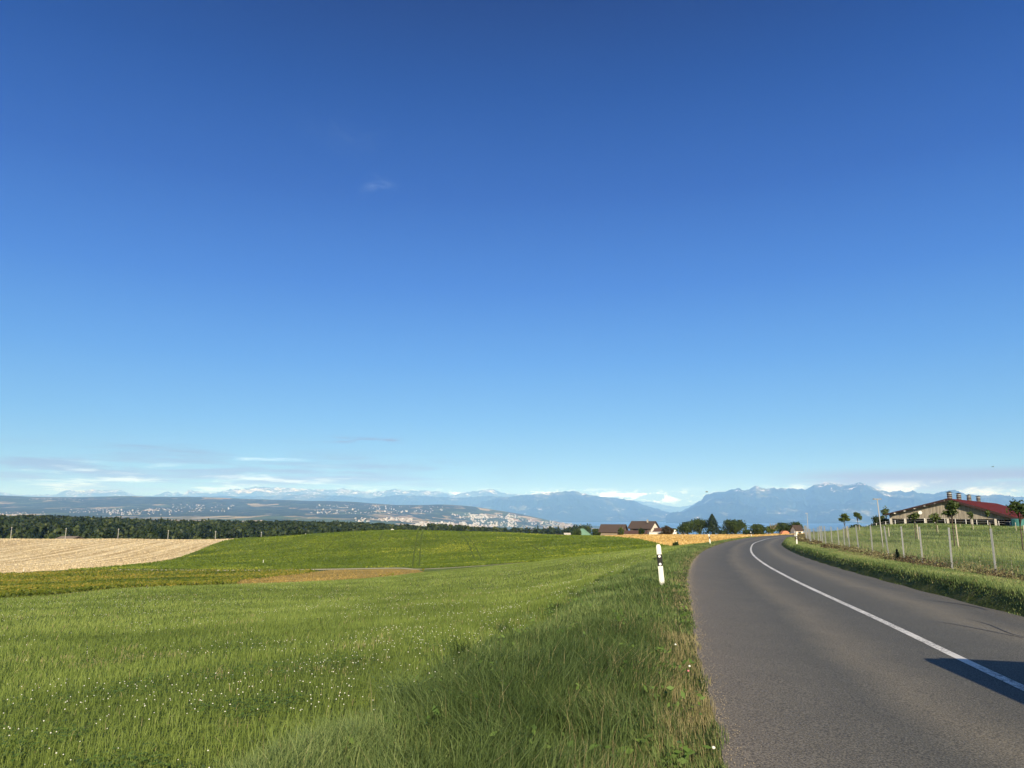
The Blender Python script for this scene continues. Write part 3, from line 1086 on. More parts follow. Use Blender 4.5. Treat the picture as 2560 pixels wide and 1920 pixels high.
def lobes(n, r, h, base, seed):
    g = np.random.default_rng(seed)
    out = []
    for k in range(n):
        a = g.uniform(0, 2 * math.pi)
        q = math.sqrt(g.uniform(0, 1)) * r * 0.58
        zc = base + h * g.uniform(0.22, 0.80)
        w = r * g.uniform(0.34, 0.56)
        q *= 1.15 - 0.65 * abs((zc - base) / h - 0.45) * 1.6
        out.append((q * math.cos(a), q * math.sin(a), zc, w, w, min(w * g.uniform(0.7, 1.0), (base + h - zc) * 1.05 + 0.1 * h)))
    out.append((0, 0, base + h * 0.72, r * 0.45, r * 0.45, h * 0.28))
    return out


def crown_pts(lb, n, shell=0.55):
    w = np.array([l[3] * l[4] for l in lb]); w /= w.sum()
    k = rng.choice(len(lb), n, p=w)
    L = np.array(lb)[k]
    d = rng.normal(size=(n, 3)); d /= np.linalg.norm(d, axis=1)[:, None]
    r = rng.uniform(shell, 1.03, n)[:, None]
    c = L[:, :3] + d * r * L[:, 3:]
    ltint = rng.uniform(-0.14, 0.14, len(lb))[k]
    t = np.clip(0.46 + ltint + rng.normal(0, 0.15, n), 0, 1)
    return c, t, d


def conifer_pts(r, h, base, n):
    q = rng.uniform(0, 1, n) ** 0.75
    tiers = 9
    frac = (q * tiers) % 1.0
    rad = r * (1 - q) ** 0.85 * (0.62 + 0.42 * (1 - frac)) * rng.uniform(0.55, 1.05, n) + 0.03 * r
    a = rng.uniform(0, 2 * math.pi, n)
    rad *= 0.85 + 0.18 * np.sin(a * 5 + q * 23)
    c = np.stack([rad * np.cos(a), rad * np.sin(a), base + q * h - 0.10 * rad], 1)
    return c, np.clip(rng.normal(0.45, 0.18, n), 0, 1), np.stack([np.cos(a), np.sin(a), a * 0 + .7], 1)


def make_tree(name, loc, r, h, label, cat='tree', kind='broad', mat='leaf', trunk_h=None, n=1500, leaf=0.35, nl=11, seed=1, group=None, trunk_mat='bark', tr=None, shell=0.5):
    t = empty(name, loc, label=label, cat=cat, group=group)
    th = trunk_h if trunk_h is not None else h * 0.18
    tr = tr or max(0.03, r * 0.07)
    mb = MB()
    if kind == 'conifer':
        c, ti, nr0 = conifer_pts(r, h - th, th, n)
        mb.tube([(0, 0, -0.3), (0, 0, h * .5), (0, 0, h * .95)], [tr * 1.3, tr * .8, tr * .15], 7)
    else:
        lb = lobes(nl, r, h - th, th, seed)
        c, ti, nr0 = crown_pts(lb, n, shell)
        mb.tube([(0, 0, -0.3), (0.03 * r, 0, th * .6), (0, 0.03 * r, th + (h - th) * .35), (0, 0, th + (h - th) * .75)], [tr * 1.25, tr, tr * .7, tr * .2], 8)
        for l in lb[:8]:
            s0 = th * rng.uniform(0.75, 1.15)
            mb.tube([(0, 0, s0), (l[0] * .5, l[1] * .5, s0 + (l[2] - s0) * .6), (l[0], l[1], l[2])], [tr * .55, tr * .35, tr * .1], 5)
    mb.build('trunk', M[trunk_mat], t, smooth=True)
    v, f, tt = cards(c, np.full(len(c), leaf), ti, nrm=nr0)
    np_mesh('crown', v, f, M[mat], t, cols=np.repeat(tt[:, None], 3, 1))
    return t


def spot(px, Y, py=1320):
    x, y, _ = P(px, py, Y)
    return (x, y, Hz(x, y))


def px2m(n, Y):
    return n / FPX * Y


def ztop(px, py, Y):
    return P(px, py, Y)[2]


farm_trees = [
    ('broadleaf_tree', 1718, 345, 44, 1303, 'leaf', 'broad', 'broad dark green tree at the left end of the tree group beside the straw field', 1),
    ('broadleaf_tree', 1748, 352, 52, 1298, 'leaf', 'broad', 'tall bushy green tree standing directly left of the dark conifer', 2),
    ('conifer', 1780, 345, 50, 1286, 'needle', 'conifer', 'tall dark pointed conifer rising above the straw field', 3),
    ('round_tree', 1837, 320, 60, 1302, 'leaf', 'broad', 'round green tree standing alone behind the guide post past the straw field', 4),
    ('bush', 1806, 350, 22, 1327, 'leaf', 'bush', 'low dark bush between the conifer and the lone round tree', 5),
    ('bush', 1870, 300, 24, 1327, 'leaf', 'bush', 'low green bush in the gap right of the lone round tree', 6),
    ('broadleaf_tree', 1898, 290, 46, 1312, 'leaf', 'broad', 'low rounded dark tree beside the top of the road bend', 7),
    ('broadleaf_tree', 1929, 300, 28, 1313, 'leaf_light', 'broad', 'thin tree with bare pale branches by the road bend', 8),
    ('broadleaf_tree', 1957, 305, 42, 1308, 'leaf', 'broad', 'spreading green tree behind the orange trailer', 9),
    ('broadleaf_tree', 1988, 300, 40, 1306, 'leaf', 'broad', 'dark green tree just left of the small white house by the fence end', 10),
    ('bush', 1668, 380, 34, 1315, 'leaf_red', 'broad', 'dark reddish bushy tree right of the farmhouse annex', 11),
    ('bush', 1686, 385, 16, 1321, 'leaf_light', 'broad', 'light green shrub beside the reddish tree behind the lorry cab', 12),
    ('broadleaf_tree', 1438, 430, 22, 1317, 'leaf', 'broad', 'dark tree at the left end of the farmyard trees', 13),
    ('broadleaf_tree', 1462, 425, 36, 1312, 'leaf', 'broad', 'wide dark tree behind the green tarpaulin shed', 14),
    ('broadleaf_tree', 1492, 405, 28, 1321, 'leaf', 'broad', 'dark green tree between the green shed and the brown barn', 15),
    ('broadleaf_tree', 1445, 392, 12, 1323, 'leaf', 'bush', 'small shrub against the left front of the green shed', 16),
    ('young_tree', 1552, 383, 9, 1320, 'leaf_light', 'broad', 'slender young tree in front of the brown barn corner', 17),
    ('young_tree', 1604, 380, 9, 1323, 'leaf', 'broad', 'slender young tree in front of the farmhouse annex', 18),
    ('dark_tree', 2194, 205, 38, 1287, 'leaf', 'bush', 'dark rounded bush left of the long barn', 19),
    ('broadleaf_tree', 2213, 205, 26, 1265, 'leaf_light', 'broad', 'tall pale green tree at the left corner of the long barn', 20),
    ('bush', 1690, 152, 11, 1358, 'leaf', 'bush', 'small dark bush at the corner of crop field and straw field', 21),
    ('bush', 2140, 190, 26, 1312, 'leaf', 'bush', 'low bush showing above the pasture left of the long barn', 22),
]
for nm, px, Y, w, top, mt, kd, lb, sd in farm_trees:
    loc = spot(px, Y, top)
    h = ztop(px, top, Y) - loc[2]
    r = px2m(w, Y) / 2 * 1.18
    make_tree(nm, loc, r, max(h, r * .8), lb, 'bush' if 'bush' in nm else 'tree', 'conifer' if kd == 'conifer' else 'broad', mt,
              trunk_h=(0.0 if kd == 'bush' else 0.04) * h, n=int(2000 * max(0.35, min(1.4, w / 45))), leaf=max(0.16, 0.011 * Y * (0.2 if w < 14 else 0.085) * 1.3), nl=6 if w < 20 else 13, seed=sd, shell=0.35)
# bare pale limbs of the thin tree
tt = [o for o in scene.objects if o.get('label', '').startswith('thin tree')][0]
mb = MB()
for k in range(9):
    a = k * 0.7
    mb.tube([(0, 0, 1.0), (math.cos(a) * .8, math.sin(a) * .8 - 1.0, 2.6), (math.cos(a) * 1.6, math.sin(a) * 1.2 - 2.4, 4.0 + .3 * (k % 3))], [.16, .10, .03], 5)
mb.build('bare_limb', M['pale_bark'], tt)

# young trees tied to stakes in the pasture
M['stake'] = simple('stake_wood', (.42, .38, .30), 0.85, var=0.3, scale=6)
M['rubber'] = simple('black_rubber', (.012, .012, .012), 0.7, var=0.2)
sap = [  # px, crown top, crown bottom, crown width, stake top, stake base, Y, label
    (2113, 1281, 1307, 31, 1316, 1345, 88, 'young tree with a rounded fan crown, leftmost of the staked trees inside the fence'),
    (2146, 1279, 1299, 23, 1311, 1335, 112, 'young tree with a narrow forked crown, second of the staked trees from the left'),
    (2288, 1281, 1304, 32, 1311, 1354, 64, 'young tree with a small sparse crown below the white disc on the barn gable'),
    (2341, 1282, 1304, 31, 1313, 1338, 100, 'young tree with a wide low crown left of the biggest staked tree'),
    (2380, 1249, 1300, 46, 1311, 1368, 49, 'young tree with a big dense crown hiding the middle of the barn gable'),
    (2431, 1277, 1300, 20, 1308, 1325, 130, 'young tree with a small crown in front of the right half of the barn gable'),
    (2474, 1272, 1293, 18, 1306, 1323, 135, 'young tree with a small crown just under the dark roof edge of the barn'),
    (2549, 1243, 1302, 62, 1313, 1385, 46, 'young tree with a large open crown at the right end of the barn roof'),
]
for i, (px, ct, cb_, w, st, sb_, Y, lb) in enumerate(sap):
    loc = spot(px + (4 if Y < 60 else 1), Y, 1340)
    h = ztop(px, ct, Y) - loc[2]
    hb = ztop(px, cb_, Y) - loc[2]
    r = px2m(w, Y) / 2
    make_tree('young_tree', loc, r, h, lb, 'tree', 'broad', 'leaf' if w > 40 else 'leaf_light', trunk_h=hb * 0.97, n=700 if w > 40 else 260, leaf=0.10 if Y < 70 else 0.16,
              nl=9, seed=40 + i, group='young trees in the pasture', tr=0.035, shell=0.15)
    sx_ = loc[0] + 0.22
    zt = ztop(px, st, Y)
    zb = Hz(sx_, loc[1])
    mb = MB().tube([(0, 0, -0.3), (-0.05, 0, zt - zb)], [0.045, 0.042], 8)
    o = mb.build('tree_stake', M['stake'], loc=(sx_, loc[1] - 0.05, zb))
    tag(o, ['wooden stake holding the leftmost young tree inside the fence', 'wooden stake holding the narrow forked young tree', 'wooden stake holding the sparse young tree below the white disc', 'wooden stake holding the young tree with a wide low crown', 'stout wooden stake holding the biggest young tree before the barn gable', 'wooden stake holding the small tree before the right half of the gable', 'wooden stake holding the small tree under the dark roof edge', 'stout wooden stake with a black tie at the right end of the pasture'][i], 'stake', 'stakes beside the young trees')
    mb = MB().tube([(0.0, 0, 0), (0.12, 0.02, 0.0), (0.24, 0, 0)], 0.02, 6)
    mb.build('tie', M['rubber'], o, loc=(-0.26, 0.05, (zt - zb) * 0.85))
    if len(lb) > 200: print('long label')
for px, st, sb_, Y, lb in ((2178, 1316, 1339, 105, 'bare wooden stake without a tree, between the perch pole and the second young tree'), (2222, 1319, 1346, 84, 'bare wooden stake without a tree below the left barn corner'),
                           (2402, 1310, 1322, 150, 'bare wooden stake right of the biggest young tree, close to the barn'), (2541, 1306, 1329, 118, 'bare wooden stake near the teal tank at the right end of the barn')):
    loc = spot(px, Y, 1330)
    o = MB().tube([(0, 0, -0.3), (0, 0, ztop(px, st, Y) - loc[2])], [0.05, 0.045], 8).build('tree_stake', M['stake'], loc=loc)
    tag(o, lb, 'stake', 'bare stakes in the pasture')

# ------------------------------------------------------------------ the wood behind the fields (one far-off mass)
protos = []
for k in range(6):
    lb = lobes(8, 1.0, 1.6, 0.0, 100 + k)
    c, t, nr0 = crown_pts(lb, 150, 0.85)
    v, f, tt_ = cards(c, np.full(len(c), 0.19), t, aspect=0.8, nrm=nr0, jit=.35)
    protos.append((v, tt_, 0))
for k in range(4):
    c, t, nr0 = conifer_pts(0.75, 2.6, 0.0, 110)
    v, f, tt_ = cards(c, np.full(len(c), 0.17), t - 0.12, aspect=0.7, nrm=nr0, jit=.4)
    protos.append((v, tt_, 1))
gx, gy = np.meshgrid(np.arange(-520, 130, 8.4), np.arange(440, 930, 8.4))
gx = gx.ravel() + rng.uniform(-2.6, 2.6, gx.size)
gy = gy.ravel() + rng.uniform(-2.6, 2.6, gy.size)
gpx = 1280 + gx / gy * FPX
edge = 452 + 14 * np.sin(gx / 31) + 8 * np.sin(gx / 11)
keep = (gpx > -420) & (gpx < 1470) & (gy > edge) & ((gpx < 1075) | (gy > 800)) & ((gy < 820) | (gpx > 700))
gx, gy, gpx = gx[keep], gy[keep], gpx[keep]
gz = H(gx, gy)
fv, ftt = [], []
cn = fbm(gx / 60, gy / 60, 3)
for x, y, z, c_, px_ in zip(gx, gy, gz, cn, gpx):
    con = rng.uniform() < (0.42 if c_ > 0.56 else 0.07)
    v, t_, _ = protos[rng.integers(6, 10)] if con else protos[rng.integers(0, 6)]
    sc1 = rng.uniform(4.2, 7.4) if not con else rng.uniform(3.6, 5.0)
    hh = rng.uniform(16, 20.5) if not con else rng.uniform(15, 21)
    if px_ > 1075:
        hh *= 1.22; sc1 *= 0.9
    hh -= 2.2 * float(np.interp(px_, [150, 450, 900], [0, 1, .6]))
    if y < 470 and not con: hh *= rng.uniform(0.5, 0.9)
    a = rng.uniform(0, 6.28)
    vz = sc1 * 1.15 if not con else hh * 0.8 / 2.6
    top = z + hh
    zz = top - (1.65 if not con else 2.6) * vz
    q = np.stack([(v[:, 0] * math.cos(a) - v[:, 1] * math.sin(a)) * sc1 + x, (v[:, 0] * math.sin(a) + v[:, 1] * math.cos(a)) * sc1 + y, v[:, 2] * vz + zz], 1)
    fv.append(q)
    ftt.append(np.clip(t_ + rng.normal(0, 0.20) + (0.04 if not con else -0.12), 0, 1))
fv = np.vstack(fv); ftt = np.concatenate(ftt)
o = np_mesh('woodland', fv, np.arange(len(fv)).reshape(-1, 4), M['forest'], cols=np.repeat(ftt[:, None], 3, 1))
o['kind'] = 'stuff'
tag(o, 'dark mixed woodland of broadleaf and fir trees beyond the stubble field', 'woodland')
print('wood quads', len(fv) // 4)

# ------------------------------------------------------------------ farm buildings
M['roof_brown'] = simple('brown_roof_tiles', (.072, .052, .040), 0.85, var=0.25, scale=1.5)
M['roof_red'] = simple('red_brown_tiles', (.085, .046, .036), 0.85, var=0.25, scale=1.5)
M['wood_grey'], N = new_mat('weathered_boards')
p = N.obj()
v_ = N.noise(N.mapping(p, scale=(5.5, 5.5, 0.12)), 1.0, 4, 0.6)
v2 = N.noise(N.mapping(p, scale=(2.2, 2.2, 0.35)), 1.0, 4, 0.7)
c = N.ramp(N.add(N.mul(v_, 0.65), N.mul(v2, 0.4)), [(0.35, (.105, .092, .074)), (0.55, (.250, .225, .185)), (0.72, (.40, .37, .31))])
finish(M['wood_grey'], N, c, 0.9, 0, N.bump(v_, 0.4, 0.03), 0.1)
M['plank_h'], N = new_mat('horizontal_planks')
p = N.obj()
v_ = N.noise(N.mapping(p, scale=(0.15, 0.15, 4)), 1.0, 4, 0.6)
c = N.ramp(v_, [(0.35, (.12, .10, .075)), (0.7, (.30, .26, .20))])
finish(M['plank_h'], N, c, 0.9, 0, None, 0.1)
M['render_white'] = simple('white_render', (.72, .68, .60), 0.9, var=0.08)
M['concrete'] = simple('concrete', (.46, .43, .37), 0.9, var=0.15)
M['dark_gap'] = simple('dark_interior', (.020, .017, .014), 0.9, var=0.3)
M['white_paint'] = simple('white_paint', (.78, .77, .73), 0.5, var=0.05)
M['glass'] = simple('window_glass', (.03, .04, .05), 0.12, var=0.1, spec=0.5)
M['green_tarp'] = simple('green_tarpaulin', (.13, .24, .17), 0.7, var=0.2, scale=0.6)
M['greenhouse'] = simple('greenhouse_film', (.52, .53, .46), 0.6, var=0.15, scale=0.8)
M['soil_wall'] = simple('weathered_render', (.40, .36, .29), 0.9, var=0.25)
M['galv'] = simple('galvanised_steel', (.46, .46, .44), 0.45, metallic=0.35, var=0.15, scale=20)
M['wire'] = simple('zinc_wire', (.30, .30, .29), 0.6, metallic=0.2)
M['steel_dark'] = simple('dark_steel', (.05, .05, .05), 0.5, metallic=0.3)
M['roof_sheet'], N = new_mat('dark_red_roof_sheet')
v_ = N.noise(N.mapping(N.obj(), scale=(0.25, 0.25, 1)), 1.0, 3, 0.5)
c = N.mix(v_, (.085, .014, .010), (.135, .022, .014))
finish(M['roof_sheet'], N, c, 0.85, 0, None, 0.08)


def house(name, label, cat, px, Y, wpx, eave_py, ridge_py, depth, rz, wall, roof, over=0.5, gable_top=None, wpad=0.0):
    """ridge along local x; wpx is the apparent width of the long side"""
    loc = spot(px, Y, ridge_py)
    W_ = px2m(wpx, Y) / max(0.3, math.cos(rz))
    he = ztop(px, eave_py, Y) - loc[2]
    hr = ztop(px, ridge_py, Y + depth / 2) - loc[2]
    t = empty(name, loc, rz, label, cat)
    d = depth / 2
    MB().extrude([(-d, -0.6), (d, -0.6), (d, he), (0, hr - 0.05), (-d, he)], -W_ / 2, W_ / 2, axis='x').build('wall', M[wall], t, loc=(0, d, 0))
    sl_ = (hr - he) / d
    e = d + over
    th = 0.18
    prof = [(-e, he - over * sl_ + 0.03), (0, hr + 0.03), (e, he - over * sl_ + 0.03), (e, he - over * sl_ + 0.03 + th), (0, hr + 0.03 + th), (-e, he - over * sl_ + 0.03 + th)]
    rf = MB()
    rf.extrude(prof, -W_ / 2 - over, W_ / 2 + over, axis='x')
    rf.build('roof', M[roof], t, loc=(0, d, 0))
    return t, W_, he, hr


# long brown barn on the left of the farmyard
t, W_, he, hr = house('barn', 'long low barn with brown tiled roof and weathered plank walls, left of the farmhouse', 'barn', 1528, 400, 52, 1328, 1311.5, 11, R(-20), 'plank_h', 'roof_brown', 1.0)
MB().box((W_ * .36, -0.03, he * .32), (W_ * .17, 0.12, he * .64)).build('door_opening', M['dark_gap'], t)
MB().box((-0.2, -0.05, he * .86), (W_ * .96, 0.14, he * .16)).build('eaves_opening', M['dark_gap'], t)
for k in (-.45, -.2, .06, .24):
    MB().box((W_ * k, -0.14, he * .5), (.22, .1, he)).build('post', M['wood_grey'], t)
# farmhouse
t, W_, he, hr = house('farmhouse', 'tall farmhouse with brown gabled roof, dark balcony and white right gable wall', 'house', 1600, 412, 46, 1318.5, 1303.5, 9.5, R(-34), 'plank_h', 'roof_brown', 1.1)
MB().box((W_ / 2 + 0.03, 4.75, he / 2), (0.08, 9.3, he)).build('side_wall', M['render_white'], t)
MB().extrude([(-4.6, he), (4.6, he), (0, hr - 0.25)], W_ / 2 + .01, W_ / 2 + .09, axis='x').build('gable_wall', M['render_white'], t, loc=(0, 4.75, 0))
MB().box((0, -0.04, he * .66), (W_ * .68, 0.14, he * .24)).build('balcony_opening', M['dark_gap'], t)
bl = MB()
bl.box((0, -0.9, he * .55), (W_ * .74, 0.08, 0.8))
bl.box((0, -0.45, he * .50), (W_ * .74, 0.9, 0.12))
bl.build('balcony', M['wood_grey'], t)
for k in (-.3, 0, .3):
    w = MB().box((W_ * k, -0.05, he * .22), (1.1, 0.08, 1.3)).build('window', M['glass'], t)
w = MB().box((W_ / 2 + .1, 4.75, he * .8), (.06, 1.1, 1.2)).build('window', M['glass'], t)
MB().box((W_ * .28, 2.2, hr + .2), (.7, .7, 1.6)).build('chimney', M['soil_wall'], t)
# low annex in front
t, W_, he, hr = house('annex', 'low annex with red brown roof in front of the farmhouse', 'outbuilding', 1589, 396, 64, 1333.5, 1327, 7, R(-4), 'soil_wall', 'roof_red', 0.6)
for k in range(12):
    MB().box((-W_ / 2 + W_ * (k + .5) / 12, -0.05, he * .5), (.16, .1, he * .9)).build('batten', M['wood_grey'], t)
t, W_, he, hr = house('shed', 'red roofed shed joining the right side of the farmhouse behind the white tunnel', 'outbuilding', 1636, 410, 34, 1329.5, 1320.5, 8, R(-6), 'soil_wall', 'roof_red', 0.6)
MB().box((W_ * .2, -0.05, he * .4), (2.0, .1, he * .7)).build('door', M['dark_gap'], t)
# white slatted tunnel
loc = spot(1646, 386, 1330)
t = empty('greenhouse', loc, R(2), 'long white slatted greenhouse between farmhouse and lorry', 'greenhouse')
gw, gh = px2m(44, 386), ztop(1646, 1329.5, 386) - loc[2]
MB().extrude([(-2.5, -.5), (2.5, -.5), (2.5, gh * .75), (0, gh), (-2.5, gh * .75)], -gw / 2, gw / 2, axis='x').build('cover', M['greenhouse'], t, loc=(0, 2.5, 0))
for k in range(15):
    MB().box((-gw / 2 + gw * k / 14, -.06, gh * .38), (.20, .1, gh * .76)).build('rib', M['white_paint'], t)
for k in range(6, 14):
    MB().box((-gw / 2 + gw * (k + .5) / 14, -.02, gh * .42), (.38, .06, gh * .5)).build('opening', M['dark_gap'], t)
# lorry
loc = spot(1684, 384, 1333)
t = empty('lorry', loc, R(0), 'white lorry cab with flat dark bed at the right end of the farmyard', 'lorry')
k_ = px2m(1, 384)
MB().extrude([(-1.1, .55), (1.15, .55), (1.25, 1.5), (.9, 2.75), (-1.1, 2.8)], -1.2, 1.2, axis='y').build('cab', M['white_paint'], t, bevel=.08)
MB().extrude([(.55, 1.6), (1.12, 1.6), (.86, 2.4), (.45, 2.4)], -1.24, -1.2, axis='y').build('window', M['glass'], t)
MB().box((-3.4, 0, .95), (4.6, 2.2, .3)).build('bed', M['steel_dark'], t)
for x in (.3, -2.4, -4.6):
    for y in (-1.05, 1.05):
        MB().tube([(x, y - .15, .45), (x, y + .15, .45)], .45, 14).build('wheel', M['rubber'], t)
# green tarpaulin shed
loc = spot(1464, 405, 1330)
t = empty('tarpaulin_shed', loc, R(8), 'shed with pale green tarpaulin roof left of the brown barn', 'shed')
gw, gh = px2m(37, 405), ztop(1464, 1321.5, 405) - loc[2]
MB().box((0, 4, gh * .1), (gw * .98, 7.6, gh * .5)).build('wall', M['soil_wall'], t)
MB().poly([(-gw / 2, 0, gh * .36), (gw / 2, 0, gh * .30), (gw / 2, 8, gh * .36), (-gw / 2, 8, gh * .36), (-gw * .2, 3.6, gh), (-gw * .02, 4.4, gh * 1.0), (gw * .1, 4, gh * .9)],
          [(0, 1, 6, 5, 4), (1, 2, 6), (2, 3, 4, 5, 6), (3, 0, 4), (0, 3, 2, 1)]).build('roof', M['green_tarp'], t)
for px, w, lb, nm in ((1419, 15, 'small white hut left of the green shed', 'hut'), (1398, 13, 'small reddish hut at the far end of the white sheeting', 'hut')):
    house(nm, lb, 'hut', px, 420, w, 1338, 1333 if px == 1419 else 1336, 3.5, R(5), 'render_white' if px == 1419 else 'soil_wall', 'concrete' if px == 1419 else 'roof_red', 0.2)
loc = spot(1360, 330, 1338)
o = MB().box((0, 0, .25), (px2m(46, 330), 1.2, .5)).box((-.2, -.7, .18), (px2m(30, 330), .3, .36)).build('sheeting', M['greenhouse'], loc=(loc[0], loc[1], ztop(1360, 1337, 330) - .45), bevel=.1)
tag(o, 'long low pale sheeting on the crest left of the farm', 'sheeting')
loc = spot(1323, 330, 1338)
o = MB().box((0, 0, .25), (px2m(18, 330), 1.0, .42)).box((.4, .1, .5), (px2m(10, 330), .7, .2)).build('sheeting', M['white_paint'], loc=(loc[0], loc[1], ztop(1323, 1336.5, 330) - .42), bevel=.1)
tag(o, 'short white sheeting on the crest, left of the longer one', 'sheeting')
# pale trailer by the big tree
loc = spot(1708, 368, 1334)
t = empty('farm_trailer', loc, 0, 'small pale topped trailer parked at the edge of the straw field below the trees', 'trailer')
MB().box((0, 0, 1.1), (2.6, 1.5, .5)).build('body', M['white_paint'], t, bevel=.15)
MB().box((0, 0, .72), (1.5, 1.2, .3)).build('chassis', M['steel_dark'], t)
for y in (-.7, .7):
    MB().tube([(0, y - .1, .35), (0, y + .1, .35)], .35, 12).build('wheel', M['rubber'], t)
# orange trailer and small house at the fence end
M['orange'] = simple('orange_tarpaulin', (.46, .19, .10), 0.7, var=0.2)
loc = spot(1962, 285, 1330)
t = empty('covered_trailer', loc, R(4), 'orange covered trailer parked beyond the top of the road', 'trailer')
zt = ztop(1962, 1327, 285) - loc[2]
MB().extrude([(-1.7, zt - 1.4), (1.3, zt - 1.4), (1.3, zt - .6), (.4, zt), (-.8, zt), (-1.7, zt - .9)], -1.1, 1.1).build('cover', M['orange'], t, bevel=.1)
MB().box((3.4, 0, zt - 1.2), (3.0, 1.8, .7)).build('bed', M['roof_red'], t)
for x in (-1, 1.2, 3.6):
    MB().tube([(x, -1.1, zt - 1.75), (x, -.8, zt - 1.75)], .4, 12).build('wheel', M['rubber'], t)
t, W_, he, hr = house('small_house', 'small house with brown roof and white wall beside the far end of the fence', 'house', 1998, 262, 16, 1327, 1314, 7, R(-5), 'render_white', 'roof_brown', .3)
MB().box((0, -.04, he * .3), (1.0, .08, 1.2)).build('window', M['glass'], t)
# roof peeping over the stubble crest
t, W_, he, hr = house('field_barn', 'low grey brown roofed barn half hidden behind the stubble field crest', 'barn', 158, 352, 44, 1348.5, 1341.5, 8, R(-12), 'roof_red', 'concrete', .5)
for o in t.children:
    if o.name.startswith('roof'):
        o.data.materials[0] = simple('old_fibre_roof', (.20, .165, .13), .9)
MB().box((0, -.05, he * .4), (2.4, .1, he * .7)).build('door', M['dark_gap'], t)
# hoop tunnel on the crop crest
loc = spot(981, 301, 1324)
t = empty('hoop_tunnel', loc, 0, 'tiny white hoop tunnel on the crest of the green hill', 'hoop tunnel')
zt = ztop(981, 1322.6, 301) - loc[2]
pr = [(1.0 * math.cos(a), max(0, zt) * math.sin(a)) for a in np.linspace(0, math.pi, 10)]
MB().extrude(pr, -.05, .05).extrude([(q[0] * .86, q[1] * .86) for q in pr], .4, 1.6).build('cover', M['greenhouse'], t)
MB().tube([(q[0], -.1, q[1]) for q in pr], .07, 6).build('hoop', M['white_paint'], t)

# ------------------------------------------------------------------ long barn with red roof on the right
G = np.array(P(2371, 1246, 190))
gz0 = Hz(G[0], G[1])
t = empty('livestock_barn', (G[0], G[1], 0), -R(38), 'long barn with grey plank gable, dark red roof and open concrete bays on the pasture', 'barn')
# local x = along the gable (right), local y = along the ridge (away)
zrid = G[2]; zb0 = min(gz0, ztop(2371, 1317, 190)) - .3
zel, zer = P(2222, 1284.5, 199)[2], P(2535, 1296.5, 181)[2]
zbt = 0.45
HW = 14.0; LEN = 112.0
MB().poly([(-HW, 0, zbt), (HW, 0, zbt - .25), (HW, 0, zer + .2), (0, 0, zrid - .25), (-HW, 0, zel - .2), (-HW, .2, zbt), (HW, .2, zbt - .25), (HW, .2, zer + .2), (0, .2, zrid - .25), (-HW, .2, zel - .2)],
          [(0, 1, 2, 3, 4), (9, 8, 7, 6, 5), (0, 5, 6, 1), (1, 6, 7, 2), (2, 7, 8, 3), (3, 8, 9, 4), (4, 9, 5, 0)]).build('gable_boards', M['wood_grey'], t)
for k, x in enumerate((-13.7, -10.3, -5.6, -0.6, 4.6, 9.6, 13.6)):
    MB().box((x, -.05, (zbt + zb0) / 2), (.48, .5, zbt - zb0)).build('pillar', M['concrete'], t)
MB().box((0, .1, zbt + .02), (2 * HW, .5, .22)).build('beam', M['wood_grey'], t)
MB().box((HW - .2, LEN / 2, (zer + zb0) / 2), (.25, LEN, zer - zb0 - .1)).box((-HW + .2, LEN / 2, (zel + zb0) / 2), (.25, LEN, zel - zb0 - .3)).box((0, LEN, 1), (2 * HW - .6, .3, 4.5)).build('side_wall', M['soil_wall'], t)
MB().box((0, 9, (zbt + zb0) / 2), (2 * HW - 1.2, .2, zbt - zb0 + 1)).build('inner_wall', M['soil_wall'], t)
for x, w in ((-9.5, 3.2), (-2.0, 4.2), (3.4, 2.2), (8.6, 4.0), (12.0, 2.4)):
    MB().box((x, 8.8, (zbt + zb0) / 2 + .2), (w, .2, (zbt - zb0) * .8)).build('inner_opening', M['dark_gap'], t)
MB().box((-3.2, -.5, zb0 + .62), (5.0, .35, .5)).box((3.2, -.5, zb0 + .58), (5.6, .35, .42)).box((-7.8, -.5, zb0 + .7), (2.0, .35, .6)).build('feed_kerb', M['concrete'], t)
el_ = (-HW - 1.0, zel - .30); er_ = (HW + 1.2, zer - .28)
rf = MB()
rf.extrude([(el_[0], el_[1]), (0, zrid - .2), (er_[0], er_[1]), (er_[0], er_[1] + .16), (0, zrid), (el_[0], el_[1] + .16)], -1.5, LEN + 1)
rf.build('roof', M['roof_sheet'], t)
MB().poly([(er_[0], -1.55, er_[1] - .42), (0, -1.55, zrid - .62), (el_[0], -1.55, el_[1] - .12), (el_[0], -1.55, el_[1] + .14), (0, -1.55, zrid - .02), (er_[0], -1.55, er_[1] + .14),
           (er_[0], -1.50, er_[1] - .42), (0, -1.50, zrid - .62), (el_[0], -1.50, el_[1] - .12), (el_[0], -1.50, el_[1] + .14), (0, -1.50, zrid - .02), (er_[0], -1.50, er_[1] + .14)],
          [(0, 1, 2, 3, 4, 5), (11, 10, 9, 8, 7, 6), (0, 6, 7, 1), (1, 7, 8, 2), (3, 9, 10, 4), (4, 10, 11, 5), (2, 8, 9, 3), (5, 11, 6, 0)]).build('barge_board', simple('dark_barge_board', (.030, .014, .012), .8), t)
for k in range(6):
    x = -12.4 + k * 2.35
    zz = el_[1] + (zrid - .2 - el_[1]) * (x - el_[0]) / (0 - el_[0]) - .22
    MB().box((x, -.7, zz), (.35, 1.7, .3)).build('purlin_end', M['render_white'], t)
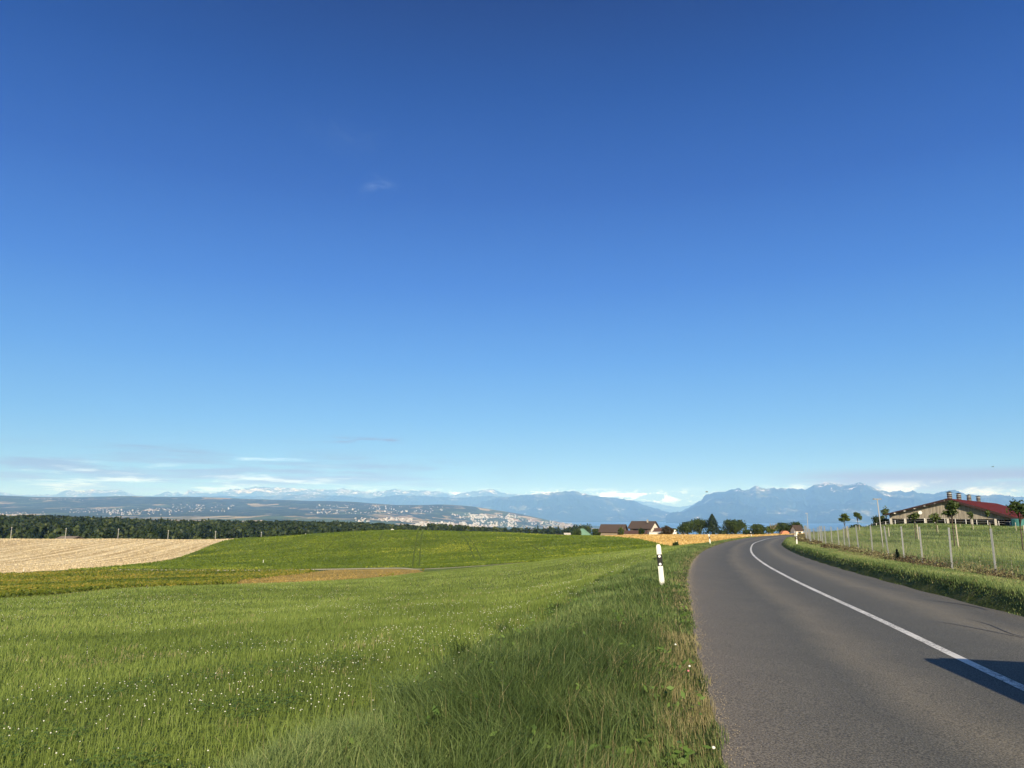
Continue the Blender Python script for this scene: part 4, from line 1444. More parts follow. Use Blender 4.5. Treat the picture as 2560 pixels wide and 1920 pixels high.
for k, L_ in enumerate((2.2, 18.5, 39.0, 61.0)):
    zc0 = zrid - .1
    c0 = MB().lathe([(.58, 0), (.58, 1.35)], 16).build('vent_stack', simple('bitumen', (.055, .045, .04), .9), t, loc=(0, L_, zc0))
    for zz in (.25, .85, 1.28):
        MB().lathe([(.60, 0), (.62, .04), (.60, .09)], 16).build('band', M['galv'], c0, loc=(0, 0, zz))
    MB().lathe([(.50, 0), (.50, .32)], 16).build('neck', M['galv'], c0, loc=(0, 0, 1.35))
    MB().lathe([(.86, 0), (.80, .05), (.25, .22), (.06, .28)], 16).build('cowl', M['steel_dark'], c0, loc=(0, 0, 1.66))
d0 = MB().tube([(0, 0, 0), (0, -.08, 0)], [.46, .46], 20).build('dish', M['white_paint'], t, loc=(-6.6, -.45, 1.95))
MB().tube([(0, .4, -.2), (0, 0, 0)], .05, 6).build('bracket', M['galv'], d0)
# teal tank
loc = spot(2549, 172, 1318)
t = empty('tank', loc, 0, 'teal ribbed tank beside the right end of the long barn', 'tank')
zt = ztop(2549, 1297, 172) - loc[2]
M['teal'] = simple('teal_sheet', (.045, .17, .16), .6, var=.15)
MB().lathe([(1.5, -.3), (1.5, zt * .93), (1.3, zt)], 24).build('shell', M['teal'], t)
for k in range(12):
    a = k / 12 * 6.283
    MB().box((1.5 * math.cos(a), 1.5 * math.sin(a), zt * .45), (.08, .08, zt * .9), rz=a).build('rib', M['teal'], t)
# paddock rail before the barn
gd = np.array((math.cos(-R(38)), math.sin(-R(38)))); nd = np.array((gd[1], -gd[0])) * 1
t0 = np.array((G[0], G[1])) - np.array((.616, .788)) * 9
t = empty('paddock_fence', (t0[0], t0[1], Hz(t0[0], t0[1])), 0, 'thin paddock fence with white posts in front of the long barn', 'fence')
rl = {0: [], 1: []}
for k in range(-9, 12):
    q = t0 + gd * k * 2.2
    zz = Hz(q[0], q[1]) - t.location.z
    MB().box((q[0] - t0[0], q[1] - t0[1], zz + .55), (.09, .09, 1.25)).build('post', M['white_paint'], t)
    rl[0].append((q[0] - t0[0], q[1] - t0[1], zz + 1.1)); rl[1].append((q[0] - t0[0], q[1] - t0[1], zz + .6))
for k in (0, 1):
    MB().tube(rl[k], .022, 5).build('rail', M['galv'], t)

# raptor perch
M['pole_grey'] = simple('grey_pole', (.34, .34, .32), .8, var=.2)
loc = spot(2209, 43, 1377)
t = empty('perch_pole', loc, 0, 'tall leaning pole with a small crossbar standing in the pasture behind the fence', 'pole')
tp = np.array(P(2193, 1249, 43.3)) - np.array(loc)
MB().tube([(0, 0, -.2), tuple(tp * .6), tuple(tp)], [.034, .030, .026], 10).build('pole', M['pole_grey'], t, smooth=True)
MB().box(tuple(tp + np.array((0, 0, .03))), (.55, .06, .05), rz=.2).build('crossbar', M['wood_grey'], t)
# thin lamp pole far behind the fence
loc = spot(2020, 240, 1320)
t = empty('lamp_pole', loc, 0, 'thin distant lamp pole above the far end of the fence', 'lamp post')
zt = ztop(2020, 1283, 240) - loc[2]
MB().tube([(0, 0, -.3), (0, 0, zt)], [.10, .06], 8).build('pole', M['galv'], t)
MB().box((-.2, 0, zt), (.7, .25, .14)).build('lamp_head', M['galv'], t)

# utility poles behind the stubble
M['pole_pale'] = simple('pale_pole', (.42, .41, .39), .85, var=.15)
for i, (px, top, Y) in enumerate(((27, 1317, 341), (163.5, 1320, 341), (295, 1321, 341), (420, 1325, 341), (538.5, 1327, 341), (653, 1329, 341), (764, 1333, 336))):
    loc = spot(px, Y, 1340)
    zt = ztop(px, top, Y) - loc[2]
    t = empty('utility_pole', loc, 0, ['leftmost pale utility pole beyond the stubble field', 'second pale utility pole from the left, by the low barn roof', 'third pale utility pole from the left before the wood', 'fourth pale utility pole from the left before the wood',
              'fifth pale utility pole from the left before the wood', 'pale utility pole near the corner of stubble and crop', 'rightmost short utility pole at the edge of the green crop'][i], 'utility pole', 'utility poles before the wood')
    MB().tube([(0, 0, -.4), (.03, 0, zt)], [.12, .08], 8).build('pole', M['pole_pale'], t)
    MB().box((0, 0, zt - .35), (.7, .1, .1)).build('crossarm', M['pole_pale'], t)
for px, py, Y, h_, lb in ((658, 1408, 178, .9, 'tiny pale marker stake in the green crop'), (59, 1428, 168, 1.0, 'tiny pale marker stake at the near edge of the stubble field')):
    loc = spot(px, Y, py)
    o = MB().tube([(0, 0, -.2), (0.02, 0, h_)], [.06, .05], 6).build('marker_stake', M['white_paint'], loc=loc)
    tag(o, lb, 'stake')

# ------------------------------------------------------------------ roadside guide posts
M['post_white'] = simple('guide_post_white', (.66, .66, .61), .45, var=.04, scale=4)
M['band_black'] = simple('band_black', (.015, .015, .016), .4, var=.1)
M['reflector'] = simple('reflector', (.75, .75, .76), .2, var=.1, scale=60, spec=.6)


def guide_post(loc, rz, tilt, label, kind='round'):
    t = empty('guide_post', loc, rz, label, 'guide post', 'guide posts along the road')
    t.rotation_euler = (tilt[1], tilt[0], rz)
    a, b = .06, .045
    base = [(-a, -b), (-a * .4, -b * 1.25), (a * .4, -b * 1.25), (a, -b), (a * .8, b), (-a * .8, b)]

    def ring(z, k=1.0):
        return [(x * k, y * k, z) for x, y in base]
    lv_ = [(-.2, 1.06), (.0, 1.04), (.62, .98), (.96, .94), (1.0, .80), (1.022, .5)]
    m = MB()
    pts = sum([ring(z, k) for z, k in lv_], [])
    fs = []
    for i in range(len(lv_) - 1):
        for j in range(6):
            fs.append((i * 6 + j, i * 6 + (j + 1) % 6, (i + 1) * 6 + (j + 1) % 6, (i + 1) * 6 + j))
    fs.append(tuple((len(lv_) - 1) * 6 + j for j in range(6)))
    m.poly(pts, fs).build('body', M['post_white'], t)
    bm_ = MB()
    pts = ring(.50, 1.07) + ring(.78, 1.05)
    bm_.poly(pts, [(j, (j + 1) % 6, (j + 1) % 6 + 6, j + 6) for j in range(6)] + [tuple(range(6, 12)), tuple(range(5, -1, -1))]).build('band', M['band_black'], t)
    yf = -b * 1.34
    if kind == 'round':
        for z in (.545, .735):
            MB().tube([(0, yf + .006, z), (0, yf - .006, z)], .031, 18).build('reflector', M['reflector'], t)
    else:
        MB().box((0, yf, .64), (.045, .012, .18)).build('reflector', M['reflector'], t, bevel=.004)
    return t


for y_, lat_, k_, lb, ti in ((18.0, -HWL - .62, 'round', 'nearest white guide post with black band and two round reflectors, leaning left in the verge', (-.065, 0)),
                             (76, -HWL - 1.0, 'round', 'guide post leaning left in front of the straw field, second along the left side', (-.12, .03)),
                             (140, -HWL - 1.1, 'round', 'guide post in front of the lone round tree, third along the left side', (-.08, 0)),
                             (198, -HWL - 1.2, 'round', 'farthest guide post on the left side, near the orange trailer', (-.05, 0)),
                             (70, HWR + 1.0, 'bar', 'guide post with a narrow reflector on the right verge inside the bend', (.02, 0)),
                             (128, HWR + 1.2, 'bar', 'far guide post on the right verge, left of the fence end', (.02, 0))):
    s_ = s_of_y(y_)
    x, y = (float(v) for v in at_s(s_, lat_))
    guide_post((x, y, Hz(x, y) - .03), math.atan2(-x, y) * .8, ti, lb, k_)

# ------------------------------------------------------------------ wire fence on the right
fs0 = s_of_y(17.3)
fstep = 3.62
NFP = 36
x0, y0 = (float(v) for v in at_s(fs0, fence_lat))
fence = empty('roadside_fence', (x0, y0, Hz(x0, y0)), 0, 'long wire mesh fence on pale slender steel posts along the right side of the road', 'fence')
O = np.array((x0, y0, Hz(x0, y0)))
fpos = []
pm = None
for k in range(NFP):
    s_ = fs0 + k * fstep
    x, y = (float(v) for v in at_s(s_, fence_lat + .12 * math.sin(k * 1.3)))
    z = Hz(x, y)
    fpos.append((x, y, z))
hp = 1.46
pm_me = None
for k, (x, y, z) in enumerate(fpos):
    if pm_me is None:
        m = MB()
        m.box((-.022, 0, hp / 2 - .15), (.005, .045, hp + .3)).box((.0, .020, hp / 2 - .15), (.039, .005, hp + .3)).box((.022, 0, hp / 2 - .15), (.005, .045, hp + .3))
        o = m.build('post', M['galv'], fence)
        pm_me = o.data
    else:
        o = bpy.data.objects.new('post', pm_me); COL.objects.link(o); o.parent = fence
    o.location = (x - O[0], y - O[1], z - O[2])
    o.rotation_euler = (rng.normal(0, .018), rng.normal(-.01, .018), .6 + rng.normal(0, .1))
wm = MB()
def wire(a, b, r_):
    d = (b - a); n_ = np.cross(d, (0, 0, 1.0)); 
    if np.linalg.norm(n_) < 1e-6: n_ = np.array((1., 0, 0))
    n_ /= np.linalg.norm(n_); u_ = np.cross(n_, d); u_ /= np.linalg.norm(u_)
    pts = [tuple(e + w) for e in (a, b) for w in (n_ * r_, -n_ * .5 * r_ + u_ * .87 * r_, -n_ * .5 * r_ - u_ * .87 * r_)]
    wm.poly(pts, [(0, 1, 4, 3), (1, 2, 5, 4), (2, 0, 3, 5)])
FP = np.array(fpos) - O
hts = [.05, .12, .20, .28, .37, .46, .56, .67, .79, .92, 1.06, 1.22, 1.40]
for k in range(NFP - 1):
    for h_ in hts:
        wire(FP[k] + (0, 0, h_), FP[k + 1] + (0, 0, h_), .0018 if h_ < 1.39 else .0024)
    nv = 24
    for j in range(nv):
        q = FP[k] + (FP[k + 1] - FP[k]) * j / nv
        wire(q + (0, 0, .05), q + (0, 0, 1.40), .0015)
wm.build('wire_mesh', M['wire'], fence)

# ------------------------------------------------------------------ dark lines (one a painted cast shadow) and litter on the road
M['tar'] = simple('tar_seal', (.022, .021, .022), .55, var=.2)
def dark_line(pts, w, name='crack_seal'):
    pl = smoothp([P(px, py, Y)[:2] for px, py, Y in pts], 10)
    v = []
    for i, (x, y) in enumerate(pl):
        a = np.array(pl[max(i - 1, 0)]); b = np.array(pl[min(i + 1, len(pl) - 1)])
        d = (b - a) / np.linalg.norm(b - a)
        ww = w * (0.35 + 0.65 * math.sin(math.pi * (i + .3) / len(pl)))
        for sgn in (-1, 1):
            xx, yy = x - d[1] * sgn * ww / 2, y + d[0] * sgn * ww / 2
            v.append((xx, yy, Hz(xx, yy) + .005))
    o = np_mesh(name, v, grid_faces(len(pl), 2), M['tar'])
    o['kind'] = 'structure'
def gy(px, py):
    """distance at which this sight line meets the road"""
    Y = np.linspace(3, 60, 1200)
    q = np.array([P(px, py, y) for y in (3, 60)])
    t_ = (Y - 3) / 57
    xx = q[0, 0] + (q[1, 0] - q[0, 0]) * t_; zz = q[0, 2] + (q[1, 2] - q[0, 2]) * t_
    h_ = H(xx, Y)
    return float(Y[np.argmax(zz < h_)])
for pts, w in ((((2312, 1500), (2380, 1508), (2440, 1518), (2470, 1527)), .055), (((2318, 1553), (2360, 1557), (2440, 1572), (2530, 1590), (2640, 1610)), .028), (((2415, 1547), (2470, 1562), (2530, 1586), (2600, 1600)), .02)):  # widest strip is a post's cast shadow painted dark; the rest are thin dark lines
    dark_line([(px, py, gy(px, py)) for px, py in pts], w)

# ------------------------------------------------------------------ grass
M['grass'] = leafy('meadow_blades', [(0, (.105, .155, .028)), (0.45, (.225, .298, .062)), (0.80, (.350, .420, .110)), (0.9, (.36, .32, .14)), (1, (.50, .42, .22))], trans=0.45)
M['tallgrass'] = leafy('verge_blades', [(0, (.060, .100, .028)), (0.45, (.175, .245, .075)), (0.78, (.330, .390, .140)), (0.86, (.28, .26, .11)), (1, (.46, .37, .20))], trans=0.40)
M['clover_leaf'] = leafy('clover_leaf', [(0, (.060, .125, .022)), (1, (.150, .230, .050))], trans=.3)
M['weed'] = leafy('weed_leaves', [(0, (.075, .045, .030)), (0.4, (.150, .115, .060)), (0.7, (.20, .20, .080)), (1, (.42, .35, .19))], trans=0.3)


def blades(x, y, z, h, w, lean_a, lean, tint, near=True):
    n = len(x)
    ya = rng.uniform(0, math.pi, n)
    ex, ey = np.cos(ya) * w / 2, np.sin(ya) * w / 2
    lx, ly = np.cos(lean_a) * lean * h, np.sin(lean_a) * lean * h
    top = h * np.sqrt(np.clip(1 - (lean * .55) ** 2, .15, 1))
    if near:
        v = np.empty((n, 5, 3))
        v[:, 0] = np.stack([x - ex, y - ey, z - .02], 1)
        v[:, 1] = np.stack([x + ex, y + ey, z - .02], 1)
        v[:, 2] = np.stack([x + ex * .8 + lx * .3, y + ey * .8 + ly * .3, z + top * .6], 1)
        v[:, 3] = np.stack([x - ex * .8 + lx * .3, y - ey * .8 + ly * .3, z + top * .6], 1)
        v[:, 4] = np.stack([x + lx, y + ly, z + top], 1)
        b = np.arange(n)[:, None] * 5
        return v.reshape(-1, 3), [b + np.array([[0, 1, 2, 3]]), b + np.array([[3, 2, 4]])], np.repeat(tint, 5)
    v = np.empty((n, 3, 3))
    v[:, 0] = np.stack([x - ex, y - ey, z - .02], 1)
    v[:, 1] = np.stack([x + ex, y + ey, z - .02], 1)
    v[:, 2] = np.stack([x + lx, y + ly, z + top], 1)
    return v.reshape(-1, 3), [np.arange(3 * n).reshape(n, 3)], np.repeat(tint, 3)


def sample_fan(rho0, d0, power, dmin, dmax, a0, a1):
    """points with a density of rho0 at distance d0, thinning outwards"""
    dd = np.linspace(dmin, dmax, 4000)
    wgt = rho0 * (d0 / dd) ** power * dd * (a1 - a0)
    tot = wgt.sum() * (dd[1] - dd[0])
    cdf = np.cumsum(wgt); cdf /= cdf[-1]
    n = int(tot)
    d = np.interp(rng.uniform(0, 1, n), cdf, dd)
    a = rng.uniform(a0, a1, n)
    return d * np.sin(a), d * np.cos(a), d


def add_stuff(name, parts, mat, label):
    vs_, fs_, ts_ = [], [], []
    b = 0
    for v, f, t_ in parts:
        vs_.append(v); ts_.append(t_)
        fs_ += [ff + b for ff in f]
        b += len(v)
    t_ = np.concatenate(ts_)
    q = [f for f in fs_ if f.shape[1] == 4]; tr_ = [f for f in fs_ if f.shape[1] == 3]
    fl = ([np.vstack(q)] if q else []) + ([np.vstack(tr_)] if tr_ else [])
    o = np_mesh(name, np.vstack(vs_), fl, mat, cols=np.repeat(np.clip(t_, 0, 1)[:, None], 3, 1))
    o['kind'] = 'stuff'
    o['label'] = label
    print(name, sum(len(f) for f in fl))
    return o


def jit_lat(x, y):
    lat, s_ = nearest(x, y)
    return lat, s_


# meadow, mown short
x, y, d = sample_fan(2600, 4, 1.45, 2.4, 95, R(-47), R(24))
lat, s_ = jit_lat(x, y)
wv = 0.5 * np.sin(s_ * .45) + 0.35 * np.sin(s_ * 1.3 + 1) + rng.normal(0, .16, len(x))
vw = 2.55 * np.clip(1.25 - s_ / 260, .5, 1) + .45 * wv           # how wide the uncut verge is
mpoly = [p_ for n_0, p_ in regions if n_0 == 'meadow'][0]
mow = (lat < -HWL - vw) & inside(mpoly, np.column_stack([x * .985, y * .985]))
x1, y1, d1, l1 = x[mow], y[mow], d[mow], lat[mow]
ok = (H(x1, y1) > -1e9)
z1 = H(x1, y1)
patch = fbm(x1 / 2.4, y1 / 2.4, 4); patch2 = fbm(x1 / 14 + 40, y1 / 14, 3); fine_ = fbm(x1 / .5, y1 / .5, 3)
h1 = (.050 + .065 * patch + .03 * sst(fine_, .5, .75)) * rng.uniform(.6, 1.25, len(x1)) * (1 - .55 * sst(d1, 55, 95))
wd = .0045 * np.maximum(1, d1 / 6) ** .85
ti = .42 + .45 * (patch2 - .5) + .75 * (patch - .5) + rng.normal(0, .10, len(x1))
ti = np.clip(ti, 0.02, .80)
dry = (rng.uniform(size=len(x1)) < .012 + .25 * sst(fbm(x1 / 1.1 + 7, y1 / 1.1 + 3, 3), .68, .78))
ti = np.where(dry, rng.uniform(.86, 1, len(x1)), ti)
la = rng.normal(R(60), 1.5, len(x1))
nr_ = d1 < 16
pr = [blades(x1[nr_], y1[nr_], z1[nr_], h1[nr_], wd[nr_], la[nr_], rng.uniform(.15, .8, nr_.sum()), ti[nr_]),
      blades(x1[~nr_], y1[~nr_], z1[~nr_], h1[~nr_] * 1.15, wd[~nr_] * 1.35, la[~nr_], rng.uniform(.1, .7, (~nr_).sum()), ti[~nr_], False)]
add_stuff('meadow_grass', pr, M['grass'], 'short mown meadow grass on the left')

# uncut verge on the left of the road
x, y, d = sample_fan(3400, 4, 1.5, 2.4, 150, R(-40), R(30))
lat, s_ = jit_lat(x, y)
wv = 0.5 * np.sin(s_ * .45) + 0.35 * np.sin(s_ * 1.3 + 1) + rng.normal(0, .16, len(x))
vw = 2.55 * np.clip(1.25 - s_ / 260, .5, 1) + .45 * wv
k = (lat >= -HWL - vw) & (lat < -HWL + .02 + .05 * np.sin(s_ * 5) * np.sin(s_ * 1.7))
x1, y1, d1, l1, s1, w1_ = x[k], y[k], d[k], -lat[k] - HWL, s_[k], vw[k]
z1 = H(x1, y1)
tf_ = fbm(x1 / .55, y1 / .55, 3); t2 = fbm(x1 / 1.6 + 9, y1 / 1.6, 3)
edge_ = sst(l1, 0.0, .75)
h1 = (.05 + .19 * edge_ * (.25 + 1.45 * tf_) * sst(w1_ - l1, -.1, .5)) * rng.uniform(.55, 1.2, len(x1)) + .03
h1 *= .50 + .50 * (1 - sst(d1, 6, 15))
wd = .0052 * np.maximum(1, d1 / 6) ** .85
ti = .30 + 1.0 * (t2 - .5) + rng.normal(0, .18, len(x1))
ti = np.clip(ti, 0.0, .78)
pdry = .02 + (.15 + .75 * sst(fbm(x1 / .9 + 77, y1 / .9, 3), .42, .6)) * (1 - sst(l1, .05, .60)) + .25 * sst(fbm(x1 / .7 + 30, y1 / .7, 3), .58, .72) * (1 - sst(l1, .5, 1.3)) + .14 * sst(fbm(x1 / 1.5 + 60, y1 / 1.5, 3), .55, .7) * (1 - sst(l1, 1.0, 1.8))
dry = rng.uniform(size=len(x1)) < pdry
ti = np.where(dry, rng.uniform(.83, 1, len(x1)), ti)
wd = np.where(dry, wd * .6, wd)
swirl = fbm(x1 / 1.3 + 5, y1 / 1.3 + 5, 2) * 9
la = swirl + rng.normal(0, 1.3, len(x1))
ln_ = np.clip(.15 + .6 * tf_ + rng.normal(0, .25, len(x1)), .05, 1.2)
nr_ = d1 < 22
pr = [blades(x1[nr_], y1[nr_], z1[nr_], h1[nr_], wd[nr_], la[nr_], ln_[nr_], ti[nr_]),
      blades(x1[~nr_], y1[~nr_], z1[~nr_], h1[~nr_], wd[~nr_] * 1.3, la[~nr_], ln_[~nr_] * .8, ti[~nr_], False)]
# long arching tufts
tx, ty, td = sample_fan(3.2, 4, .7, 2.6, 45, R(-30), R(28))
tl, ts_ = jit_lat(tx, ty)
kk = (tl > -HWL - 2.9) & (tl < -HWL - .7)
tx, ty, td = tx[kk], ty[kk], td[kk]
per = 70
bx = np.repeat(tx, per) + rng.normal(0, .06, len(tx) * per)
by = np.repeat(ty, per) + rng.normal(0, .06, len(tx) * per)
bd = np.repeat(td, per)
ba = np.repeat(rng.uniform(0, 6.28, len(tx)), per) + rng.normal(0, .75, len(bx))
bt = np.clip(np.repeat(rng.uniform(.10, .42, len(tx)), per) + rng.normal(0, .08, len(bx)), 0, .75)
pr.append(blades(bx, by, H(bx, by), rng.uniform(.20, .40, len(bx)) * (.36 + .64 * (1 - sst(bd, 6, 14))), .0062 * np.maximum(1, bd / 6) ** .85, ba, rng.uniform(.5, 1.35, len(bx)), bt))
# seed stalks
sxx, syy, sd = sample_fan(6, 4, 1.0, 2.6, 14, R(-30), R(28))
sl_2, _q = jit_lat(sxx, syy)
kk = (sl_2 > -HWL - 2.8) & (sl_2 < -HWL - .4)
sxx, syy, sd = sxx[kk], syy[kk], sd[kk]
sa = rng.uniform(0, 6.28, len(sxx)); sh = rng.uniform(.28, .46, len(sxx))
pr.append(blades(sxx, syy, H(sxx, syy), sh, .0026 * np.maximum(1, sd / 6) ** .8, sa, rng.uniform(.1, .5, len(sxx)), rng.uniform(.84, .95, len(sxx))))
add_stuff('verge_grass', pr, M['tallgrass'], 'tall uncut dark grass between meadow and road')

# plants of the middle distance: leafy tops that give the fields their grain
M['beet_leaf'] = leafy('beet_leaf', [(0, (.050, .080, .008)), (0.5, (.135, .160, .014)), (1, (.300, .230, .040))], trans=.3)
M['crop_leaf'] = leafy('crop_leaf', [(0, (.060, .100, .010)), (0.55, (.135, .190, .020)), (0.8, (.190, .240, .028)), (1, (.30, .32, .04))], trans=.35)
M['tan_bit'] = leafy('tan_plant', [(0, (.15, .12, .035)), (0.5, (.34, .24, .07)), (1, (.48, .36, .13))], trans=.2)
M['gold_bit'] = leafy('golden_straw_bit', [(0, (.26, .17, .055)), (0.5, (.56, .39, .14)), (1, (.82, .64, .30))], trans=.2)
M['straw_bit'] = leafy('straw_bit', [(0, (.28, .215, .11)), (0.5, (.56, .45, .26)), (1, (.82, .71, .48))], trans=.2)


def field_cards(name, key, n, Y0, Y1, px0, px1, size, hgt, mat, label, tintf, thin=1.0):
    Y = np.exp(rng.uniform(math.log(Y0), math.log(Y1), n))
    px = rng.uniform(px0, px1, n)
    X = (px - 1280) / FPX * Y / 1.02
    poly = [p_ for n_0, p_ in regions if n_0 == key][0]
    q = np.column_stack([X, Y])
    k = inside(poly, q)
    for n_0, p_ in regions:
        if n_0 in ('track', 'meadow', 'tram') or (n_0 == 'tan' and key == 'brown'):
            k &= ~inside(p_, q)
    X, Y = X[k], Y[k]
    c = np.stack([X, Y, H(X, Y) + rng.uniform(.3, 1.0, len(X)) * hgt], 1)
    sz = size * (Y / 200) ** .6
    nv_ = np.stack([rng.normal(0, .5, len(X)), -np.ones(len(X)) * .8, np.ones(len(X))], 1)
    v, f, t_ = cards(c, sz, np.clip(tintf(X, Y), 0, 1), aspect=.6, nrm=nv_, jit=.5)
    add_stuff(name, [(v, [f], t_)], M[mat], label)


field_cards('beet_plants', 'brown', 60000, 42, 175, -120, 1080, .26, .25, 'beet_leaf', 'olive and rusty beet leaves in the hollow',
            lambda x, y: .45 + 1.3 * (fbm(x / 14, y / 14, 3) - .5) + rng.normal(0, .20, len(x)))
field_cards('dry_plants', 'tan', 9000, 60, 140, 500, 1080, .12, .16, 'tan_bit', 'dry tan plants in the small corner field',
            lambda x, y: .32 + .8 * (fbm(x / 6, y / 6, 3) - .5) + rng.normal(0, .18, len(x)))
field_cards('crop_plants', 'crop', 150000, 120, 335, 180, 1760, .22, .26, 'crop_leaf', 'green and yellowish crop plants on the rounded hill',
            lambda x, y: .38 + .9 * (fbm(x / 9, y / 9, 4) - .5) + .75 * sst(fbm(x / 14 + 5, y / 10 + 5, 4), .54, .68) * rng.uniform(0, 1, len(x)) ** 1.5 + rng.normal(0, .10, len(x)))
field_cards('stubble_straw', 'stubble', 42000, 160, 335, -120, 660, .15, .10, 'straw_bit', 'loose pale straw on the stubble field',
            lambda x, y: .48 + .30 * np.sin(x * 1.25 + 3 * fbm(x / 20, y / 60, 2)) + rng.normal(0, .18, len(x)))
field_cards('cut_straw', 'straw', 26000, 135, 380, 1400, 2100, .20, .14, 'gold_bit', 'loose golden straw on the cut field before the farm',
            lambda x, y: .34 + .9 * (fbm(x / 10, y / 5, 3) - .5) + rng.normal(0, .18, len(x)))

# broad leaved herbs in the verge, and grit along the asphalt edge
x, y, d = sample_fan(7, 4, .9, 2.6, 26, R(-28), R(28))
lat, _q = jit_lat(x, y)
k = (lat > -HWL - 2.6) & (lat < -HWL - .15)
x, y, d = x[k], y[k], d[k]
nl_ = 16
hx = np.repeat(x, nl_) + rng.normal(0, .055, len(x) * nl_); hy = np.repeat(y, nl_) + rng.normal(0, .055, len(x) * nl_)
hh_ = np.repeat(rng.uniform(.05, .20, len(x)), nl_) * rng.uniform(.5, 1.2, len(hx))
nv_ = np.stack([rng.normal(0, .5, len(hx)), rng.normal(-.4, .5, len(hx)), np.ones(len(hx))], 1)
v, f, t_ = cards(np.stack([hx, hy, H(hx, hy) + hh_], 1), rng.uniform(.016, .034, len(hx)), np.clip(np.repeat(rng.uniform(.25, .8, len(x)), nl_) + rng.normal(0, .08, len(hx)), 0, 1), aspect=.5, nrm=nv_, jit=.3)
add_stuff('verge_herbs', [(v, [f], t_)], M['clover_leaf'], 'broad leaved herbs among the verge grass')
ns_ = 5200
gs = rng.uniform(s_of_y(3), s_of_y(40), ns_)
gl = -HWL + np.abs(rng.normal(0, .10, ns_)) - .03
gxx, gyy = at_s(gs, gl)
gr = rng.uniform(.0025, .0075, ns_)
oc_ = np.array([(1, 0, 0), (0, 1, 0), (-1, 0, 0), (0, -1, 0), (0, 0, .8), (0, 0, -.6)])
of_ = np.array([(0, 1, 4), (1, 2, 4), (2, 3, 4), (3, 0, 4), (1, 0, 5), (2, 1, 5), (3, 2, 5), (0, 3, 5)])
v = (oc_[None] * gr[:, None, None] * rng.uniform(.7, 1.4, (ns_, 1, 3)) + np.stack([gxx, gyy, H(gxx, gyy) + .002], 1)[:, None]).reshape(-1, 3)
o = np_mesh('grit', v, (of_[None] + np.arange(ns_)[:, None, None] * 6).reshape(-1, 3), simple('grit_stone', (.24, .21, .17), .9, var=.4, scale=30))
o['kind'] = 'stuff'; o['label'] = 'fine grit along the asphalt edge'

# right bank: overhanging lush edge, paler top
x, y, d = sample_fan(900, 14, 1.5, 10.5, 135, R(14), R(45))
lat, s_ = jit_lat(x, y)
k = (lat > HWR + .06 + .08 * np.sin(s_ * 3.1)) & (lat < fence_lat + .9)
x1, y1, d1, l1 = x[k], y[k], d[k], lat[k] - HWR
z1 = H(x1, y1)
tf_ = fbm(x1 / .7, y1 / .7, 3); t2 = fbm(x1 / 2.0 + 9, y1 / 2.0, 3)
h1 = (.05 + .06 * tf_ + .05 * (1 - sst(l1, .5, 1.1)) * sst(l1, .2, .4)) * rng.uniform(.6, 1.25, len(x1))
h1 *= np.where(l1 < .3, .45, 1)
wd = .010 * (d1 / 14) ** .85
ti = np.clip(.30 + .32 * sst(l1, .4, 1.0) + .8 * (t2 - .5) + rng.normal(0, .12, len(x1)), 0, .80)
dry = rng.uniform(size=len(x1)) < (.04 + .20 * sst(fbm(x1 / 1.3 + 30, y1 / 1.3, 3), .5, .7) * sst(l1, .7, 1.4) + .18 * sst(l1, 2.4, 3.0))
ti = np.where(dry, rng.uniform(.84, 1, len(x1)), ti)
add_stuff('bank_grass', [blades(x1, y1, z1, h1, wd, rng.uniform(0, 6.28, len(x1)), rng.uniform(.2, 1.0, len(x1)), ti)], M['tallgrass'], 'rough grass on the bank right of the road')

# pasture behind the fence
x, y, d = sample_fan(420, 16, 1.55, 14, 185, R(15), R(46))
lat, s_ = jit_lat(x, y)
k = (lat > fence_lat + .5) & (np.hypot(x - 110, y - 190) > 22)
x1, y1, d1, l1 = x[k], y[k], d[k], lat[k] - fence_lat
z1 = H(x1, y1)
tf_ = fbm(x1 / 1.6, y1 / 1.6, 3); t2 = fbm(x1 / 6 + 9, y1 / 6, 3)
h1 = (.16 + .30 * tf_) * rng.uniform(.6, 1.2, len(x1))
wd = .013 * (d1 / 14) ** .85
ti = np.clip(.42 + 1.1 * (t2 - .5) + .6 * (tf_ - .5) + rng.normal(0, .12, len(x1)), 0, .80)
dry = rng.uniform(size=len(x1)) < (.05 + .35 * (1 - sst(l1, .4, 3.5)) * sst(fbm(x1 / 1.3 + 30, y1 / 1.3, 3), .4, .6))
ti = np.where(dry, rng.uniform(.84, 1, len(x1)), ti)
add_stuff('pasture_grass', [blades(x1, y1, z1, h1, wd, rng.uniform(0, 6.28, len(x1)), rng.uniform(.1, .8, len(x1)), ti, False)], M['tallgrass'], 'knee high pasture grass behind the wire fence')

# brown weeds along the foot of the fence
wx, wy, wt, ws = [], [], [], []
cc, cs, ct_ = [], [], []
for s_ in np.arange(fs0 - 6, fs0 + 120, .33):
    m_ = vnoise(np.array([s_ / 2.6]), np.array([3.3]))[0]
    if m_ < .40: continue
    la_ = fence_lat - .55 + rng.normal(0, .26)
    x, y = (float(v) for v in at_s(s_, la_))
    r_ = .12 + .30 * m_ * rng.uniform(.6, 1.2)
    n_ = int(60 + 90 * m_)
    q = rng.normal(size=(n_, 3)) * (r_ * .62, r_ * .62, r_ * .42)
    q[:, 2] = np.abs(q[:, 2])
    cc.append(q + (x, y, Hz(x, y)))
    cs.append(np.full(n_, .020 + .0006 * math.hypot(x, y)))
    hue = rng.choice([.14, .42, .68], p=[.22, .33, .45])
    ct_.append(np.clip(hue + rng.normal(0, .16, n_), 0, 1))
v, f, tt_ = cards(np.vstack(cc), np.concatenate(cs), np.concatenate(ct_), aspect=.5)
add_stuff('dry_weeds', [(v, [f], tt_)], M['weed'], 'brown and purple weeds at the foot of the fence')
